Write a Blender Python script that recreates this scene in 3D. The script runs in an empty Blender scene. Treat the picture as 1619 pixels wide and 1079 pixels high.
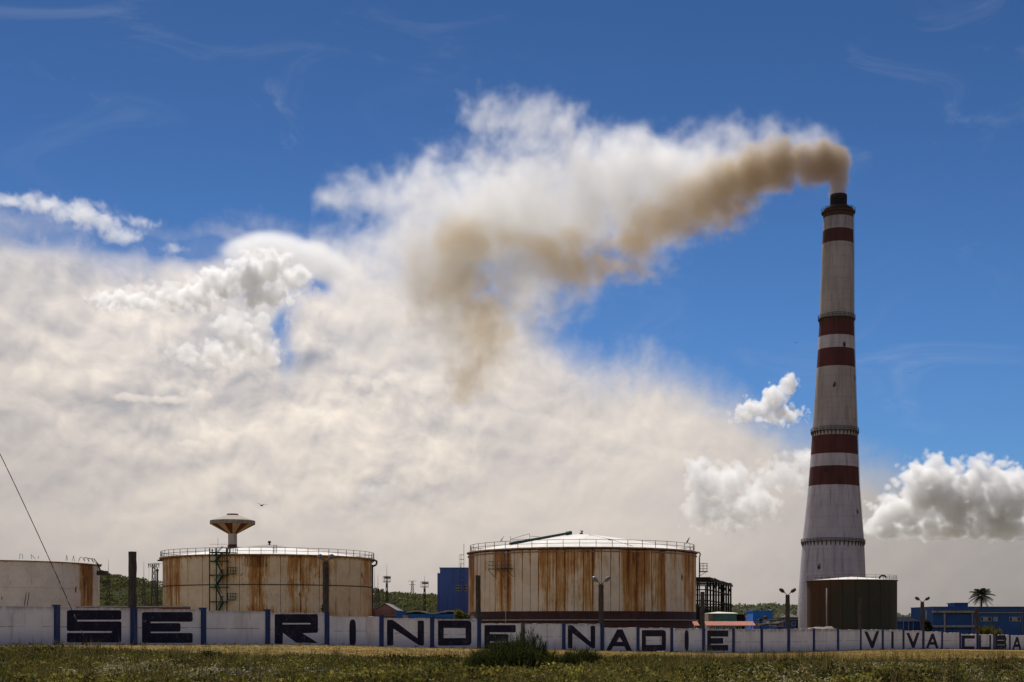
import bpy, bmesh, math, random
import numpy as np
from mathutils import Vector, Matrix

random.seed(7)
rng = np.random.default_rng(11)
scene = bpy.context.scene
COL = scene.collection

# ------------------------------------------------------------------ camera
FPX = 2248.6          # focal length in photograph pixels (50 mm on a 36 mm sensor, 1619 px wide)
CX, HY = 809.5, 990.0  # picture centre column, horizon row
cam_data = bpy.data.cameras.new("camera")
cam = bpy.data.objects.new("camera", cam_data)
COL.objects.link(cam)
cam.location = (0, 0, 0)
cam.rotation_euler = (math.radians(90), 0, 0)
cam_data.sensor_width = 36.0
cam_data.lens = 50.0
cam_data.shift_y = (HY - 539.5) / 1619.0
cam_data.clip_start = 0.5
cam_data.clip_end = 20000.0
scene.camera = cam


def at(px, py, dist):
    """world point seen at photograph pixel (px, py) at depth dist metres"""
    return Vector(((px - CX) * dist / FPX, dist, (HY - py) * dist / FPX))


def xat(px, dist):
    return (px - CX) * dist / FPX


def zat(py, dist):
    return (HY - py) * dist / FPX


# ------------------------------------------------------------------ node helper
class NT:
    def __init__(self, tree):
        self.t = tree
        self.n = tree.nodes
        self.l = tree.links

    def new(self, kind, **kw):
        nd = self.n.new(kind)
        for k, v in kw.items():
            setattr(nd, k, v)
        return nd

    def put(self, sock, v):
        if v is None:
            return
        if isinstance(v, bpy.types.NodeSocket):
            self.l.new(v, sock)
        else:
            if isinstance(v, (tuple, list)) and len(v) == 3 and sock.type == 'RGBA':
                v = (*v, 1.0)
            if isinstance(v, (int, float)) and sock.type == 'VECTOR':
                v = (v, v, v)
            sock.default_value = v

    def m(self, op, a, b=None, c=None, clamp=False):
        nd = self.new('ShaderNodeMath', operation=op, use_clamp=clamp)
        self.put(nd.inputs[0], a)
        self.put(nd.inputs[1], b)
        if c is not None:
            self.put(nd.inputs[2], c)
        return nd.outputs[0]

    def add(self, a, b): return self.m('ADD', a, b)
    def sub(self, a, b): return self.m('SUBTRACT', a, b)
    def mul(self, a, b): return self.m('MULTIPLY', a, b)

    def v(self, op, a, b=None, c=None, out=0):
        nd = self.new('ShaderNodeVectorMath', operation=op)
        self.put(nd.inputs[0], a)
        if op == 'SCALE':
            self.put(nd.inputs[3], b)
        else:
            self.put(nd.inputs[1], b)
            if c is not None:
                self.put(nd.inputs[2], c)
        return nd.outputs[out]

    def xyz(self, a):
        nd = self.new('ShaderNodeSeparateXYZ')
        self.put(nd.inputs[0], a)
        return nd.outputs

    def comb(self, x, y, z):
        nd = self.new('ShaderNodeCombineXYZ')
        for s, q in zip(nd.inputs, (x, y, z)):
            self.put(s, q)
        return nd.outputs[0]

    def noise(self, vec, scale=5, detail=4, rough=0.5, lac=2.0, dist=0.0, color=False, dim='3D', w=None):
        nd = self.new('ShaderNodeTexNoise')
        nd.noise_dimensions = dim
        if vec is not None:
            self.put(nd.inputs['Vector'], vec)
        if w is not None:
            self.put(nd.inputs['W'], w)
        self.put(nd.inputs['Scale'], scale)
        self.put(nd.inputs['Detail'], detail)
        self.put(nd.inputs['Roughness'], rough)
        self.put(nd.inputs['Lacunarity'], lac)
        self.put(nd.inputs['Distortion'], dist)
        return nd.outputs['Color' if color else 'Fac']

    def voro(self, vec, scale=5, feature='F1', smooth=0.5, detail=0, rough=0.5, out='Distance', rand=1.0):
        nd = self.new('ShaderNodeTexVoronoi', feature=feature)
        self.put(nd.inputs['Vector'], vec)
        self.put(nd.inputs['Scale'], scale)
        if 'Detail' in nd.inputs:
            self.put(nd.inputs['Detail'], detail)
            self.put(nd.inputs['Roughness'], rough)
        if feature == 'SMOOTH_F1':
            self.put(nd.inputs['Smoothness'], smooth)
        self.put(nd.inputs['Randomness'], rand)
        return nd.outputs[out]

    def mr(self, val, a, b, c=0.0, d=1.0, mode='LINEAR', clamp=True):
        nd = self.new('ShaderNodeMapRange', interpolation_type=mode, clamp=clamp)
        for s, q in zip(nd.inputs[:5], (val, a, b, c, d)):
            self.put(s, q)
        return nd.outputs[0]

    def ss(self, val, a, b, c=0.0, d=1.0):
        return self.mr(val, a, b, c, d, 'SMOOTHSTEP')

    def mix(self, f, a, b, blend='MIX', clampf=True):
        nd = self.new('ShaderNodeMix', data_type='RGBA', blend_type=blend)
        nd.clamp_factor = clampf
        self.put(nd.inputs[0], f)
        self.put(nd.inputs[6], a)
        self.put(nd.inputs[7], b)
        return nd.outputs[2]

    def mixf(self, f, a, b):
        nd = self.new('ShaderNodeMix', data_type='FLOAT')
        self.put(nd.inputs[0], f)
        self.put(nd.inputs[2], a)
        self.put(nd.inputs[3], b)
        return nd.outputs[0]

    def ramp(self, fac, stops, interp='LINEAR'):
        nd = self.new('ShaderNodeValToRGB')
        cr = nd.color_ramp
        cr.interpolation = interp
        while len(cr.elements) < len(stops):
            cr.elements.new(0.5)
        for e, (p, c) in zip(cr.elements, stops):
            e.position = p
            e.color = (*c, 1.0) if len(c) == 3 else c
        self.put(nd.inputs[0], fac)
        return nd.outputs[0]

    def curve(self, fac, pts):
        """piecewise linear/smooth curve through pts (x,y in 0..1)"""
        nd = self.new('ShaderNodeFloatCurve')
        c = nd.mapping.curves[0]
        while len(c.points) < len(pts):
            c.points.new(0.5, 0.5)
        for p, (x, y) in zip(c.points, pts):
            p.location = (x, y)
        nd.mapping.update()
        self.put(nd.inputs['Value'], fac)
        return nd.outputs[0]


# ------------------------------------------------------------------ world: sky and clouds, laid out by direction
SUN_EL = math.radians(57)
SUN_AZ = math.radians(-16)       # measured from +Y (view direction) towards +X
EXPOSURE = 0.46

world = bpy.data.worlds.new("World")
scene.world = world
world.use_nodes = True
W = NT(world.node_tree)
W.n.clear()
w_out = W.new('ShaderNodeOutputWorld')
w_bg = W.new('ShaderNodeBackground')
W.l.new(w_bg.outputs[0], w_out.inputs[0])
w_bg.inputs['Strength'].default_value = 0.1
sky = W.new('ShaderNodeTexSky', sky_type='NISHITA')
sky.sun_disc = False
sky.sun_elevation = SUN_EL
sky.sun_rotation = SUN_AZ
sky.altitude = 800
sky.air_density = 1.0
sky.dust_density = 0.3
sky.ozone_density = 2.5


def chart(px, py):
    x, y, z = px - CX, FPX, HY - py
    return math.atan2(x, y), math.atan2(z, math.hypot(x, y))


tc = W.new('ShaderNodeTexCoord')
d = W.v('NORMALIZE', tc.outputs['Generated'])
dx, dy, dz = W.xyz(d)
az = W.m('ARCTAN2', dx, dy)
el = W.m('ARCSINE', dz)
# chart for the noises: continuous all the way round
P = W.comb(dx, dz, 0.0)
# gentle warp so that no outline is a clean ellipse
w1 = W.sub(W.noise(P, 11, 2, 0.55, dim='2D'), 0.5)
w2 = W.sub(W.noise(W.v('ADD', P, (7.3, 2.1, 0)), 26, 2, 0.55, dim='2D'), 0.5)
azw = W.add(az, W.m('MULTIPLY_ADD', w1, 0.035, W.mul(w2, 0.020)))
elw = W.add(el, W.m('MULTIPLY_ADD', w1, -0.022, W.mul(w2, 0.020)))
Pw = W.v('ADD', P, W.comb(W.mul(w1, 0.03), W.mul(w2, 0.018), 0.0))
Ps = W.v('MULTIPLY', Pw, (1.0, 1.45, 1.0))
nA = W.noise(Ps, 5.5, 8, 0.56, dim='2D')
nA2 = W.noise(W.v('ADD', Ps, (-0.004, 0.018, 0)), 5.5, 6, 0.56, dim='2D')
vB = W.voro(Pw, 46, 'SMOOTH_F1', 0.5, 2, 0.5)
vB2 = W.voro(W.v('ADD', Pw, (-0.002, 0.005, 0)), 46, 'SMOOTH_F1', 0.5, 1, 0.5)
for nd_ in W.n:
    if nd_.bl_idname == 'ShaderNodeTexVoronoi':
        nd_.voronoi_dimensions = '2D'
nF = W.noise(Pw, 60, 5, 0.62, dim='2D')
reliefA = W.mul(W.sub(nA, nA2), 3.0)
reliefB = W.mul(W.sub(vB2, vB), 1.6)
billow = W.sub(0.62, vB)

def blobs(lst, a=None, e=None):
    """sum of soft ellipses and their weighted height; lst of (px, py, rx, ry, weight) in photograph pixels"""
    a = azw if a is None else a
    e = elw if e is None else e
    S = H = None
    for (px, py, rx, ry, w) in lst:
        ca, ce = chart(px, py)
        u = W.m('MULTIPLY_ADD', a, FPX / rx, -ca * FPX / rx)
        q = W.m('MULTIPLY_ADD', e, FPX / ry, -ce * FPX / ry)
        r2 = W.m('MULTIPLY_ADD', u, u, W.mul(q, q))
        g = W.mul(W.m('POWER', 2.718, W.mul(r2, -1.0)), w)
        S = g if S is None else W.add(S, g)
        H = W.mul(g, q) if H is None else W.m('MULTIPLY_ADD', g, q, H)
    return S, W.m('DIVIDE', H, W.m('MAXIMUM', S, 0.02))


# 1. clear air
deep = W.ss(W.m('ABSOLUTE', el), 0.12, 0.45, 1.06, 0.74)
clear = W.mix(1.0, sky.outputs[0], W.comb(W.mul(deep, 0.205), W.mul(deep, 0.345), W.mul(deep, 0.525)), 'MULTIPLY')
# 2. thin high veil, only faint, plus the small curl upper left and the wisp upper right
wisp = W.noise(W.v('MULTIPLY', P, (6.0, 16.0, 1.0)), 1.6, 7, 0.62, dist=0.8, dim='2D')
Sv, _ = blobs([(405, 165, 26, 30, 1.3), (470, 215, 44, 28, 1.3), (385, 190, 24, 14, 1.0), (1420, 215, 100, 40, 1.5), (1500, 80, 220, 60, .5), (150, 100, 260, 110, .28), (560, 60, 300, 60, .2),
               (870, 640, 500, 120, .4), (1420, 590, 150, 60, .5), (1180, 420, 120, 14, .7), (1560, 420, 100, 60, .4)])
veil = W.mul(W.ss(wisp, 0.50, 0.86), W.m('MINIMUM', W.m('MULTIPLY_ADD', Sv, 0.8, 0.03), 1.0))
col = W.mix(W.mul(veil, 0.50), clear, (4.0, 4.2, 5.0))

# 3. the great pale bank: everything below a boundary that runs across the picture and on around the horizon
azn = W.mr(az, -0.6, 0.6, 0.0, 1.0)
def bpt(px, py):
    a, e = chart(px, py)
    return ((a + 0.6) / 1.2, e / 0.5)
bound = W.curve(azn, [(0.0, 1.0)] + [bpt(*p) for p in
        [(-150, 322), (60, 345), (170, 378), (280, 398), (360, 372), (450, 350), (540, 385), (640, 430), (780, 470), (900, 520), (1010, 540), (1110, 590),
         (1280, 680), (1420, 735), (1619, 765), (1800, 780)]] + [(1.0, 0.75)])  # curve ends raised out of view to add ambient light on front faces
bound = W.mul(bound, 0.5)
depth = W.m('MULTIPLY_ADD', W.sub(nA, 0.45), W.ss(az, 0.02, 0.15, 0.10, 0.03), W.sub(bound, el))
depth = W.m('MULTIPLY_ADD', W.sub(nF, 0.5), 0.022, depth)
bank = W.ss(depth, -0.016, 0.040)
# holes of blue haze inside the left part of the bank
Sh, _ = blobs([(235, 398, 95, 22, 1.0), (325, 396, 50, 20, 1.0), (60, 375, 90, 20, .7), (484, 442, 26, 18, 1.0), (438, 505, 20, 26, .9), (452, 560, 16, 30, .6), (400, 455, 60, 10, .3)])
bank = W.mul(bank, W.sub(1.0, W.m('MINIMUM', W.mul(Sh, W.ss(nF, 0.15, 0.55)), 0.85)))
bankcol = W.ramp(W.mr(el, 0.0, 0.32), [(0.0, (3.7, 3.35, 3.10)), (0.22, (4.7, 4.3, 3.95)), (0.5, (5.1, 4.75, 4.45)), (0.8, (5.6, 5.3, 5.15)), (1.0, (5.7, 5.6, 5.75))])
# the bank greys away from the sun's side
bankcol = W.mix(W.ss(az, 0.08, 0.36), bankcol, W.mix(1.0, bankcol, (0.61, 0.625, 0.65), 'MULTIPLY'))
bankcol = W.mix(W.ss(az, -0.20, -0.42), bankcol, W.mix(1.0, bankcol, (0.80, 0.81, 0.83), 'MULTIPLY'))
# relief: strong at left and middle height, nearly none low down and to the right
amt, _ = blobs([(250, 520, 330, 150, 1.0), (600, 620, 220, 110, .8), (620, 770, 120, 50, .45), (150, 660, 260, 60, .5), (900, 690, 300, 90, .35), (300, 780, 300, 60, .3)], az, el)
amt = W.m('MINIMUM', W.add(amt, 0.16), 1.0)
rel = W.m('MULTIPLY_ADD', reliefA, 0.80, W.mul(reliefB, 0.18))
lum = W.m('MULTIPLY_ADD', W.mul(rel, amt), 1.0, 1.0)
bankcol = W.mix(1.0, bankcol, W.comb(W.m('MULTIPLY_ADD', lum, 1.10, -0.09), W.m('MULTIPLY_ADD', lum, 0.98, 0.015), W.m('MULTIPLY_ADD', lum, 0.72, 0.27)), 'MULTIPLY')
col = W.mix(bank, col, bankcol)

# below the horizon
col = W.mix(W.ss(el, -0.03, 0.0), (2.2, 2.1, 1.9), col)
W.l.new(col, w_bg.inputs['Color'])

# ------------------------------------------------------------------ sun
sun_data = bpy.data.lights.new("sun", 'SUN')
sun_data.energy = 3.6
sun_data.angle = math.radians(0.6)
sun_data.color = (1.0, 0.95, 0.87)
sun = bpy.data.objects.new("sun", sun_data)
COL.objects.link(sun)
sdir = Vector((math.sin(SUN_AZ) * math.cos(SUN_EL), math.cos(SUN_AZ) * math.cos(SUN_EL), math.sin(SUN_EL)))
sun.rotation_euler = sdir.to_track_quat('Z', 'Y').to_euler()
sun.location = (0, 100, 200)

vs = scene.view_settings
vs.view_transform = 'Standard'
vs.look = 'None'
vs.exposure = EXPOSURE
vs.gamma = 1.0
vs.use_curve_mapping = False
scene.cycles.use_denoising = True
scene.cycles.max_bounces = 6
scene.cycles.diffuse_bounces = 3
scene.cycles.glossy_bounces = 2
scene.cycles.transparent_max_bounces = 12
scene.cycles.caustics_reflective = False
scene.cycles.caustics_refractive = False

# ------------------------------------------------------------------ mesh helpers
class MB:
    def __init__(self):
        self.v = []
        self.f = []
        self.sm = []

    def quad(self, *pts, smooth=False):
        n = len(self.v)
        self.v += [tuple(p) for p in pts]
        self.f.append(tuple(range(n, n + len(pts))))
        self.sm.append(smooth)

    def box(self, c, s, rz=0.0, ry=0.0):
        n = len(self.v)
        M_ = Matrix.Rotation(rz, 3, 'Z') @ Matrix.Rotation(ry, 3, 'Y')
        c = Vector(c)
        for sx in (-.5, .5):
            for sy in (-.5, .5):
                for sz in (-.5, .5):
                    self.v.append(tuple(c + M_ @ Vector((sx * s[0], sy * s[1], sz * s[2]))))
        for q in ((0, 1, 3, 2), (4, 6, 7, 5), (0, 4, 5, 1), (2, 3, 7, 6), (0, 2, 6, 4), (1, 5, 7, 3)):
            self.f.append(tuple(n + k for k in q))
            self.sm.append(False)

    def box2(self, lo, hi):
        self.box([(a + b) / 2 for a, b in zip(lo, hi)], [b - a for a, b in zip(lo, hi)])

    def tube(self, p, q, r, n=6, r2=None, caps=True, smooth=True):
        p, q = Vector(p), Vector(q)
        r2 = r if r2 is None else r2
        d_ = (q - p)
        if d_.length < 1e-6:
            return
        d_.normalize()
        a = d_.orthogonal().normalized()
        b = d_.cross(a)
        s = len(self.v)
        for (c, rr) in ((p, r), (q, r2)):
            for k in range(n):
                t = 2 * math.pi * k / n
                self.v.append(tuple(c + (a * math.cos(t) + b * math.sin(t)) * rr))
        for k in range(n):
            k2 = (k + 1) % n
            self.f.append((s + k, s + k2, s + n + k2, s + n + k))
            self.sm.append(smooth)
        if caps:
            self.f.append(tuple(s + k for k in reversed(range(n))))
            self.f.append(tuple(s + n + k for k in range(n)))
            self.sm += [False, False]

    def path(self, pts, r, n=6):
        for a, b in zip(pts[:-1], pts[1:]):
            self.tube(a, b, r, n)

    def beam(self, p, q, w, h=None):
        self.tube(p, q, w * 0.7071, 4, smooth=False)

    def lathe(self, prof, n=48, a0=0.0, a1=2 * math.pi, smooth=True):
        """prof: list of (r, z)"""
        full = abs(a1 - a0 - 2 * math.pi) < 1e-6
        m = n if full else n + 1
        s = len(self.v)
        for (r, z) in prof:
            for k in range(m):
                t = a0 + (a1 - a0) * k / n
                self.v.append((r * math.cos(t), r * math.sin(t), z))
        for j in range(len(prof) - 1):
            for k in range(n):
                k2 = (k + 1) % m
                self.f.append((s + j * m + k, s + j * m + k2, s + (j + 1) * m + k2, s + (j + 1) * m + k))
                self.sm.append(smooth)

    def ring(self, R, z, r, n=96, sides=5):
        prof = [(R + r * math.cos(t), z + r * math.sin(t)) for t in [2 * math.pi * k / sides for k in range(sides + 1)]]
        self.lathe(prof[::-1] if False else prof, n)

    def mesh(self, name, mat):
        me = bpy.data.meshes.new(name)
        me.from_pydata(self.v, [], self.f)
        me.polygons.foreach_set('use_smooth', self.sm)
        if mat:
            me.materials.append(mat)
        me.update()
        return me

    def build(self, name, mat, parent=None):
        o = bpy.data.objects.new(name, self.mesh(name, mat))
        COL.objects.link(o)
        if parent:
            o.parent = parent
        return o


def inst(name, me, parent=None, loc=(0, 0, 0), rz=0.0):
    o = bpy.data.objects.new(name, me)
    COL.objects.link(o)
    o.parent = parent
    o.location = loc
    o.rotation_euler = (0, 0, rz)
    return o


def thing(name, label, cat, loc=(0, 0, 0), rz=0.0, group=None):
    o = bpy.data.objects.new(name, None)
    COL.objects.link(o)
    o.empty_display_size = 0.5
    o.location = loc
    o.rotation_euler = (0, 0, rz)
    tag(o, label, cat, group)
    return o


def tag(o, label, cat, group=None, kind=None):
    if label:
        o['label'] = label
    if cat:
        o['category'] = cat
    if group:
        o['group'] = group
    if kind:
        o['kind'] = kind
    return o


def structure(o):
    o['kind'] = 'structure'
    return o


def copy_tree(o, parent=None):
    c = o.copy()
    COL.objects.link(c)
    if parent:
        c.parent = parent
    for ch in list(o.children):
        copy_tree(ch, c)
    return c


def quads_mesh(name, P4, mat, tint=None):
    """P4: (N,4,3) array of quads; tint: (N,3) colour per quad"""
    N = len(P4)
    me = bpy.data.meshes.new(name)
    me.vertices.add(N * 4)
    me.vertices.foreach_set('co', np.ascontiguousarray(P4, dtype=np.float32).ravel())
    me.loops.add(N * 4)
    me.loops.foreach_set('vertex_index', np.arange(N * 4, dtype=np.int32))
    me.polygons.add(N)
    me.polygons.foreach_set('loop_start', np.arange(0, N * 4, 4, dtype=np.int32))
    me.update(calc_edges=True)
    if tint is not None:
        at_ = me.color_attributes.new('tint', 'FLOAT_COLOR', 'POINT')
        c = np.ones((N, 4, 4), dtype=np.float32)
        c[:, :, :3] = tint[:, None, :]
        at_.data.foreach_set('color', c.ravel())
    me.materials.append(mat)
    return me


def rand_dirs(n, r=rng):
    v = r.normal(size=(n, 3))
    return v / np.linalg.norm(v, axis=1)[:, None]


def leaf_quads(C, size, r=rng, aspect=0.6, up=0.0):
    """leaf shaped rhombi at centres C (N,3)"""
    n = len(C)
    a = rand_dirs(n, r)
    a[:, 2] += up
    a /= np.linalg.norm(a, axis=1)[:, None]
    b = np.cross(a, rand_dirs(n, r))
    b /= np.linalg.norm(b, axis=1)[:, None] + 1e-9
    s = np.broadcast_to(np.asarray(size), (n,))[:, None]
    L = a * s
    Wd = b * s * aspect * 0.5
    return np.stack([C - L * 0.5, C + Wd, C + L * 0.5, C - Wd], axis=1)


def blade_quads(B, H, lean, width, r=rng):
    """upright grass blades from base B (N,3), height H, lean vector (N,2); tapering quads"""
    n = len(B)
    t = r.uniform(0, math.tau, n)
    wx = np.stack([np.cos(t), np.sin(t), np.zeros(n)], 1) * (np.broadcast_to(width, (n,)) * 0.5)[:, None]
    top = B + np.concatenate([lean, H[:, None]], axis=1)
    return np.stack([B - wx, B + wx, top + wx * 0.25, top - wx * 0.25], axis=1)


# ------------------------------------------------------------------ materials
def pbr(name, rough=0.8, spec=0.3, metal=0.0):
    mat = bpy.data.materials.new(name)
    mat.use_nodes = True
    T = NT(mat.node_tree)
    b = T.n['Principled BSDF']
    b.inputs['Roughness'].default_value = rough
    b.inputs['Specular IOR Level'].default_value = spec
    b.inputs['Metallic'].default_value = metal
    return mat, T, b


def bump(T, b, h, strength=0.3, dist=0.05):
    nd = T.new('ShaderNodeBump')
    nd.inputs['Strength'].default_value = strength
    nd.inputs['Distance'].default_value = dist
    T.put(nd.inputs['Height'], h)
    T.l.new(nd.outputs[0], b.inputs['Normal'])


def coords(T, kind='Object'):
    return T.new('ShaderNodeTexCoord').outputs[kind]


def world_pos(T):
    return T.new('ShaderNodeNewGeometry').outputs['Position']


def painted(name, col, col2, rough=0.8, scale=0.6, streak=0.0, dirt=(0.12, 0.10, 0.09), dirt_amt=0.35, bumpy=0.15):
    """weathered paint: two tones, blotches, vertical runs of dirt"""
    mat, T, b = pbr(name, rough)
    p = world_pos(T)
    n1 = T.noise(p, scale, 5, 0.6)
    n2 = T.noise(T.v('MULTIPLY', p, (1, 1, 0.10)), 2.5, 4, 0.6)
    n3 = T.noise(p, 9, 4, 0.65)
    c = T.mix(T.ss(n1, 0.35, 0.65), col, col2)
    c = T.mix(T.mul(T.ss(n3, 0.5, 0.8), dirt_amt * 0.7), c, dirt)
    if streak:
        c = T.mix(T.mul(T.ss(n2, 0.48, 0.72), streak), c, dirt)
    T.put(b.inputs['Base Color'], c)
    bump(T, b, n3, bumpy, 0.03)
    return mat


def plain(name, col, rough=0.6, metal=0.0, var=0.3):
    mat, T, b = pbr(name, rough, 0.3, metal)
    n = T.noise(world_pos(T), 3.0, 4, 0.6)
    k = T.mr(n, 0.3, 0.7, 1 - var, 1 + var)
    T.put(b.inputs['Base Color'], T.mix(1.0, col, T.comb(k, k, k), 'MULTIPLY'))
    return mat


def foliage(name, rough=0.6, trans=0.35):
    mat, T, b = pbr(name, 0.85, 0.05)
    a = T.new('ShaderNodeAttribute', attribute_name='tint')
    T.put(b.inputs['Base Color'], a.outputs['Color'])
    tr = T.new('ShaderNodeBsdfTranslucent')
    T.put(tr.inputs['Color'], T.mix(1.0, a.outputs['Color'], (1.3, 1.3, 0.8), 'MULTIPLY'))
    mx = T.new('ShaderNodeMixShader')
    mx.inputs[0].default_value = trans
    T.l.new(b.outputs[0], mx.inputs[1])
    T.l.new(tr.outputs[0], mx.inputs[2])
    T.l.new(mx.outputs[0], T.n['Material Output'].inputs['Surface'])
    return mat


def rusty_shell(name, paint, paint2, cx, cy, R, z0, z1, amounts, n_plates, phase=0.0, gradient=0.3, sharp=0.16, stretch=0.05, low=0.0, lift=0.0):
    """painted steel with rust running down from the rim. The pattern follows the tank's own angle and height, so it
    runs on from plate to plate; amounts = [(angle in degrees, how rusty)], object colour adds a little plate to plate change"""
    mat, T, b = pbr(name, 0.75, 0.25)
    x, y, z = T.xyz(world_pos(T))
    ang = T.m('ARCTAN2', T.sub(x, cx), T.sub(cy, y))
    arc = T.mul(ang, R)
    amt = T.curve(T.mr(ang, -math.pi, math.pi, 0, 1), [((d_ + 180) / 360, v * 0.5) for d_, v in amounts])
    amt = T.mul(amt, 2.0)
    oi = T.new('ShaderNodeObjectInfo')
    amt = T.add(amt, T.sub(T.xyz(oi.outputs['Color'])[0], 0.5))
    h = T.mr(z, z0, z1, 0.0, 1.0)
    sv = T.comb(arc, T.mul(z, stretch), cx * 0.37)
    s1 = T.noise(sv, 0.9, 3, 0.6)
    s2 = T.noise(T.v('MULTIPLY', sv, (1, 1.5, 1)), 3.2, 3, 0.6)
    s3 = T.noise(T.v('MULTIPLY', sv, (1, 2.5, 1)), 9.0, 3, 0.65)
    blot = T.noise(T.comb(arc, T.mul(z, 0.8), cx), 0.45, 5, 0.65)
    k = T.add(T.mul(T.sub(s1, 0.5), 0.9), T.add(T.mul(T.sub(s2, 0.5), 1.05), T.mul(T.sub(s3, 0.5), 0.55)))
    k = T.add(k, T.mul(T.sub(blot, 0.5), 0.55))
    k = T.add(k, T.mul(T.sub(h, 0.55), gradient))
    k = T.add(k, T.mul(T.sub(amt, 0.5), 0.80))
    k = T.add(k, lift)
    # the seams between plates and the line under the rim rust first
    pw = 360.0 / n_plates
    fr_ = T.m('FRACT', T.add(T.m('DIVIDE', T.m('DEGREES', ang), pw), 0.5 + phase + 90 * n_plates))
    seam = T.m('ABSOLUTE', T.sub(fr_, 0.5))
    seam = T.ss(seam, 0.5 - 0.10 / (math.radians(pw) * R) * 1.6, 0.5)
    k = T.add(k, T.mul(seam, T.mul(T.ss(s2, 0.35, 0.6), 0.35)))
    k = T.add(k, T.mul(T.ss(h, 0.955, 1.0), 0.30))
    if low:
        k = T.add(k, T.mul(T.ss(h, 0.25, 0.0), low))
    rustm = T.ss(k, -0.02, sharp * 1.6)
    mid = T.ss(k, 0.13, 0.42)
    heavy = T.ss(k, 0.42, 0.75)
    fine = T.noise(T.comb(arc, T.mul(z, 0.5), 3.0), 4.0, 5, 0.7)
    pc = T.mix(T.ss(blot, 0.35, 0.65), paint, paint2)
    pc = T.mix(T.mul(T.ss(s3, 0.48, 0.72), 0.35), pc, (0.30, 0.22, 0.16))
    tan = T.mix(fine, (0.58, 0.40, 0.19), (0.48, 0.29, 0.11))
    rc = T.mix(fine, (0.42, 0.190, 0.046), (0.28, 0.106, 0.028))
    hc = T.mix(fine, (0.120, 0.038, 0.014), (0.055, 0.020, 0.010))
    c = T.mix(T.mul(rustm, 0.85), pc, tan)
    c = T.mix(T.mul(mid, 0.88), c, rc)
    c = T.mix(T.mul(heavy, 0.80), c, hc)
    sc = T.voro(T.comb(T.mul(arc, 0.55), T.mul(z, 0.22), cx), 0.8, 'F1')
    c = T.mix(T.mul(T.ss(sc, 0.13, 0.07), T.ss(blot, 0.42, 0.5)), c, (0.035, 0.018, 0.012))
    T.put(b.inputs['Base Color'], c)
    bump(T, b, T.add(fine, T.mul(s2, 0.5)), 0.25, 0.03)
    return mat


M = {}
M['wall'] = None
def wall_material():
    mat, T, b = pbr("limewashed_concrete", 0.85, 0.2)
    p = coords(T)           # local to the panel: z from its foot
    w = world_pos(T)
    x, y, z = T.xyz(p)
    n1 = T.noise(w, 0.7, 6, 0.62)
    n2 = T.noise(T.v('MULTIPLY', w, (1, 1, 0.12)), 3.0, 5, 0.65)
    n3 = T.noise(w, 14, 4, 0.7)
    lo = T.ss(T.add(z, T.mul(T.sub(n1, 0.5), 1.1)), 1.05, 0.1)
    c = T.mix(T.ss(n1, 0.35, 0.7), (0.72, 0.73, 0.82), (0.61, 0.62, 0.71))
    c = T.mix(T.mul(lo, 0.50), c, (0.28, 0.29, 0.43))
    c = T.mix(T.mul(T.ss(n2, 0.52, 0.78), 0.55), c, (0.25, 0.24, 0.27))
    c = T.mix(T.mul(T.ss(z, 1.9, 2.25), T.mul(T.ss(n2, 0.3, 0.6), 0.7)), c, (0.16, 0.15, 0.16))
    c = T.mix(T.mul(T.ss(T.noise(T.v('MULTIPLY', w, (1, 1, .35)), .45, 4, .7), .52, .72), .45), c, (0.36, 0.33, 0.33))
    crack = T.m('ABSOLUTE', T.add(T.sub(z, 1.06), T.mul(T.sub(n3, 0.5), 0.06)))
    c = T.mix(T.mul(T.ss(crack, 0.035, 0.01), T.mul(T.ss(n1, 0.40, 0.56), 0.75)), c, (0.16, 0.14, 0.16))
    c = T.mix(T.mul(T.ss(n3, 0.62, 0.78), 0.5), c, (0.20, 0.19, 0.22))
    T.put(b.inputs['Base Color'], c)
    bump(T, b, T.add(n3, T.mul(n1, 0.6)), 0.35, 0.03)
    return mat
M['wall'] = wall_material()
M['blue_post'] = painted("blue_post_paint", (0.018, 0.040, 0.165), (0.014, 0.030, 0.12), dirt=(0.16, 0.15, 0.17), dirt_amt=0.55, streak=0.35, scale=2.0)
M['grey_post'] = painted("grey_post_paint", (0.10, 0.11, 0.13), (0.06, 0.07, 0.09), dirt=(0.02, 0.02, 0.03), scale=2.0)
def letter_material():
    mat, T, b = pbr("navy_letter_paint", 0.8, 0.25)
    w = world_pos(T)
    n1 = T.noise(w, 1.3, 5, .65)
    n2 = T.noise(w, 17, 4, .7)
    n3 = T.noise(T.v('MULTIPLY', w, (1, 1, .15)), 4, 4, .65)
    c = T.mix(T.ss(n1, .35, .7), (0.007, 0.007, 0.026), (0.014, 0.012, 0.036))
    c = T.mix(T.mul(T.ss(n3, .5, .8), .35), c, (0.06, 0.05, 0.08))
    c = T.mix(T.mul(T.ss(T.add(n2, T.mul(T.sub(n1, .5), .5)), .64, .70), .75), c, (0.36, 0.34, 0.38))
    T.put(b.inputs['Base Color'], c)
    bump(T, b, n2, .3, .02)
    return mat
M['letter'] = letter_material()
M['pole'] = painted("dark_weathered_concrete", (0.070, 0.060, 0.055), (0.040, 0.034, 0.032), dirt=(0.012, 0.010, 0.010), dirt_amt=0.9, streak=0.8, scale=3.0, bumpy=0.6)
M['lamp'] = plain("lamp_alloy", (0.16, 0.16, 0.17), 0.45, 0.4)
M['lampdark'] = plain("lamp_dark", (0.03, 0.03, 0.035), 0.5)
M['glass'] = plain("lamp_glass", (0.35, 0.35, 0.35), 0.2)
M['steel'] = painted("old_steel", (0.075, 0.062, 0.055), (0.045, 0.038, 0.034), dirt=(0.10, 0.04, 0.02), dirt_amt=0.8, scale=4)
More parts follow.
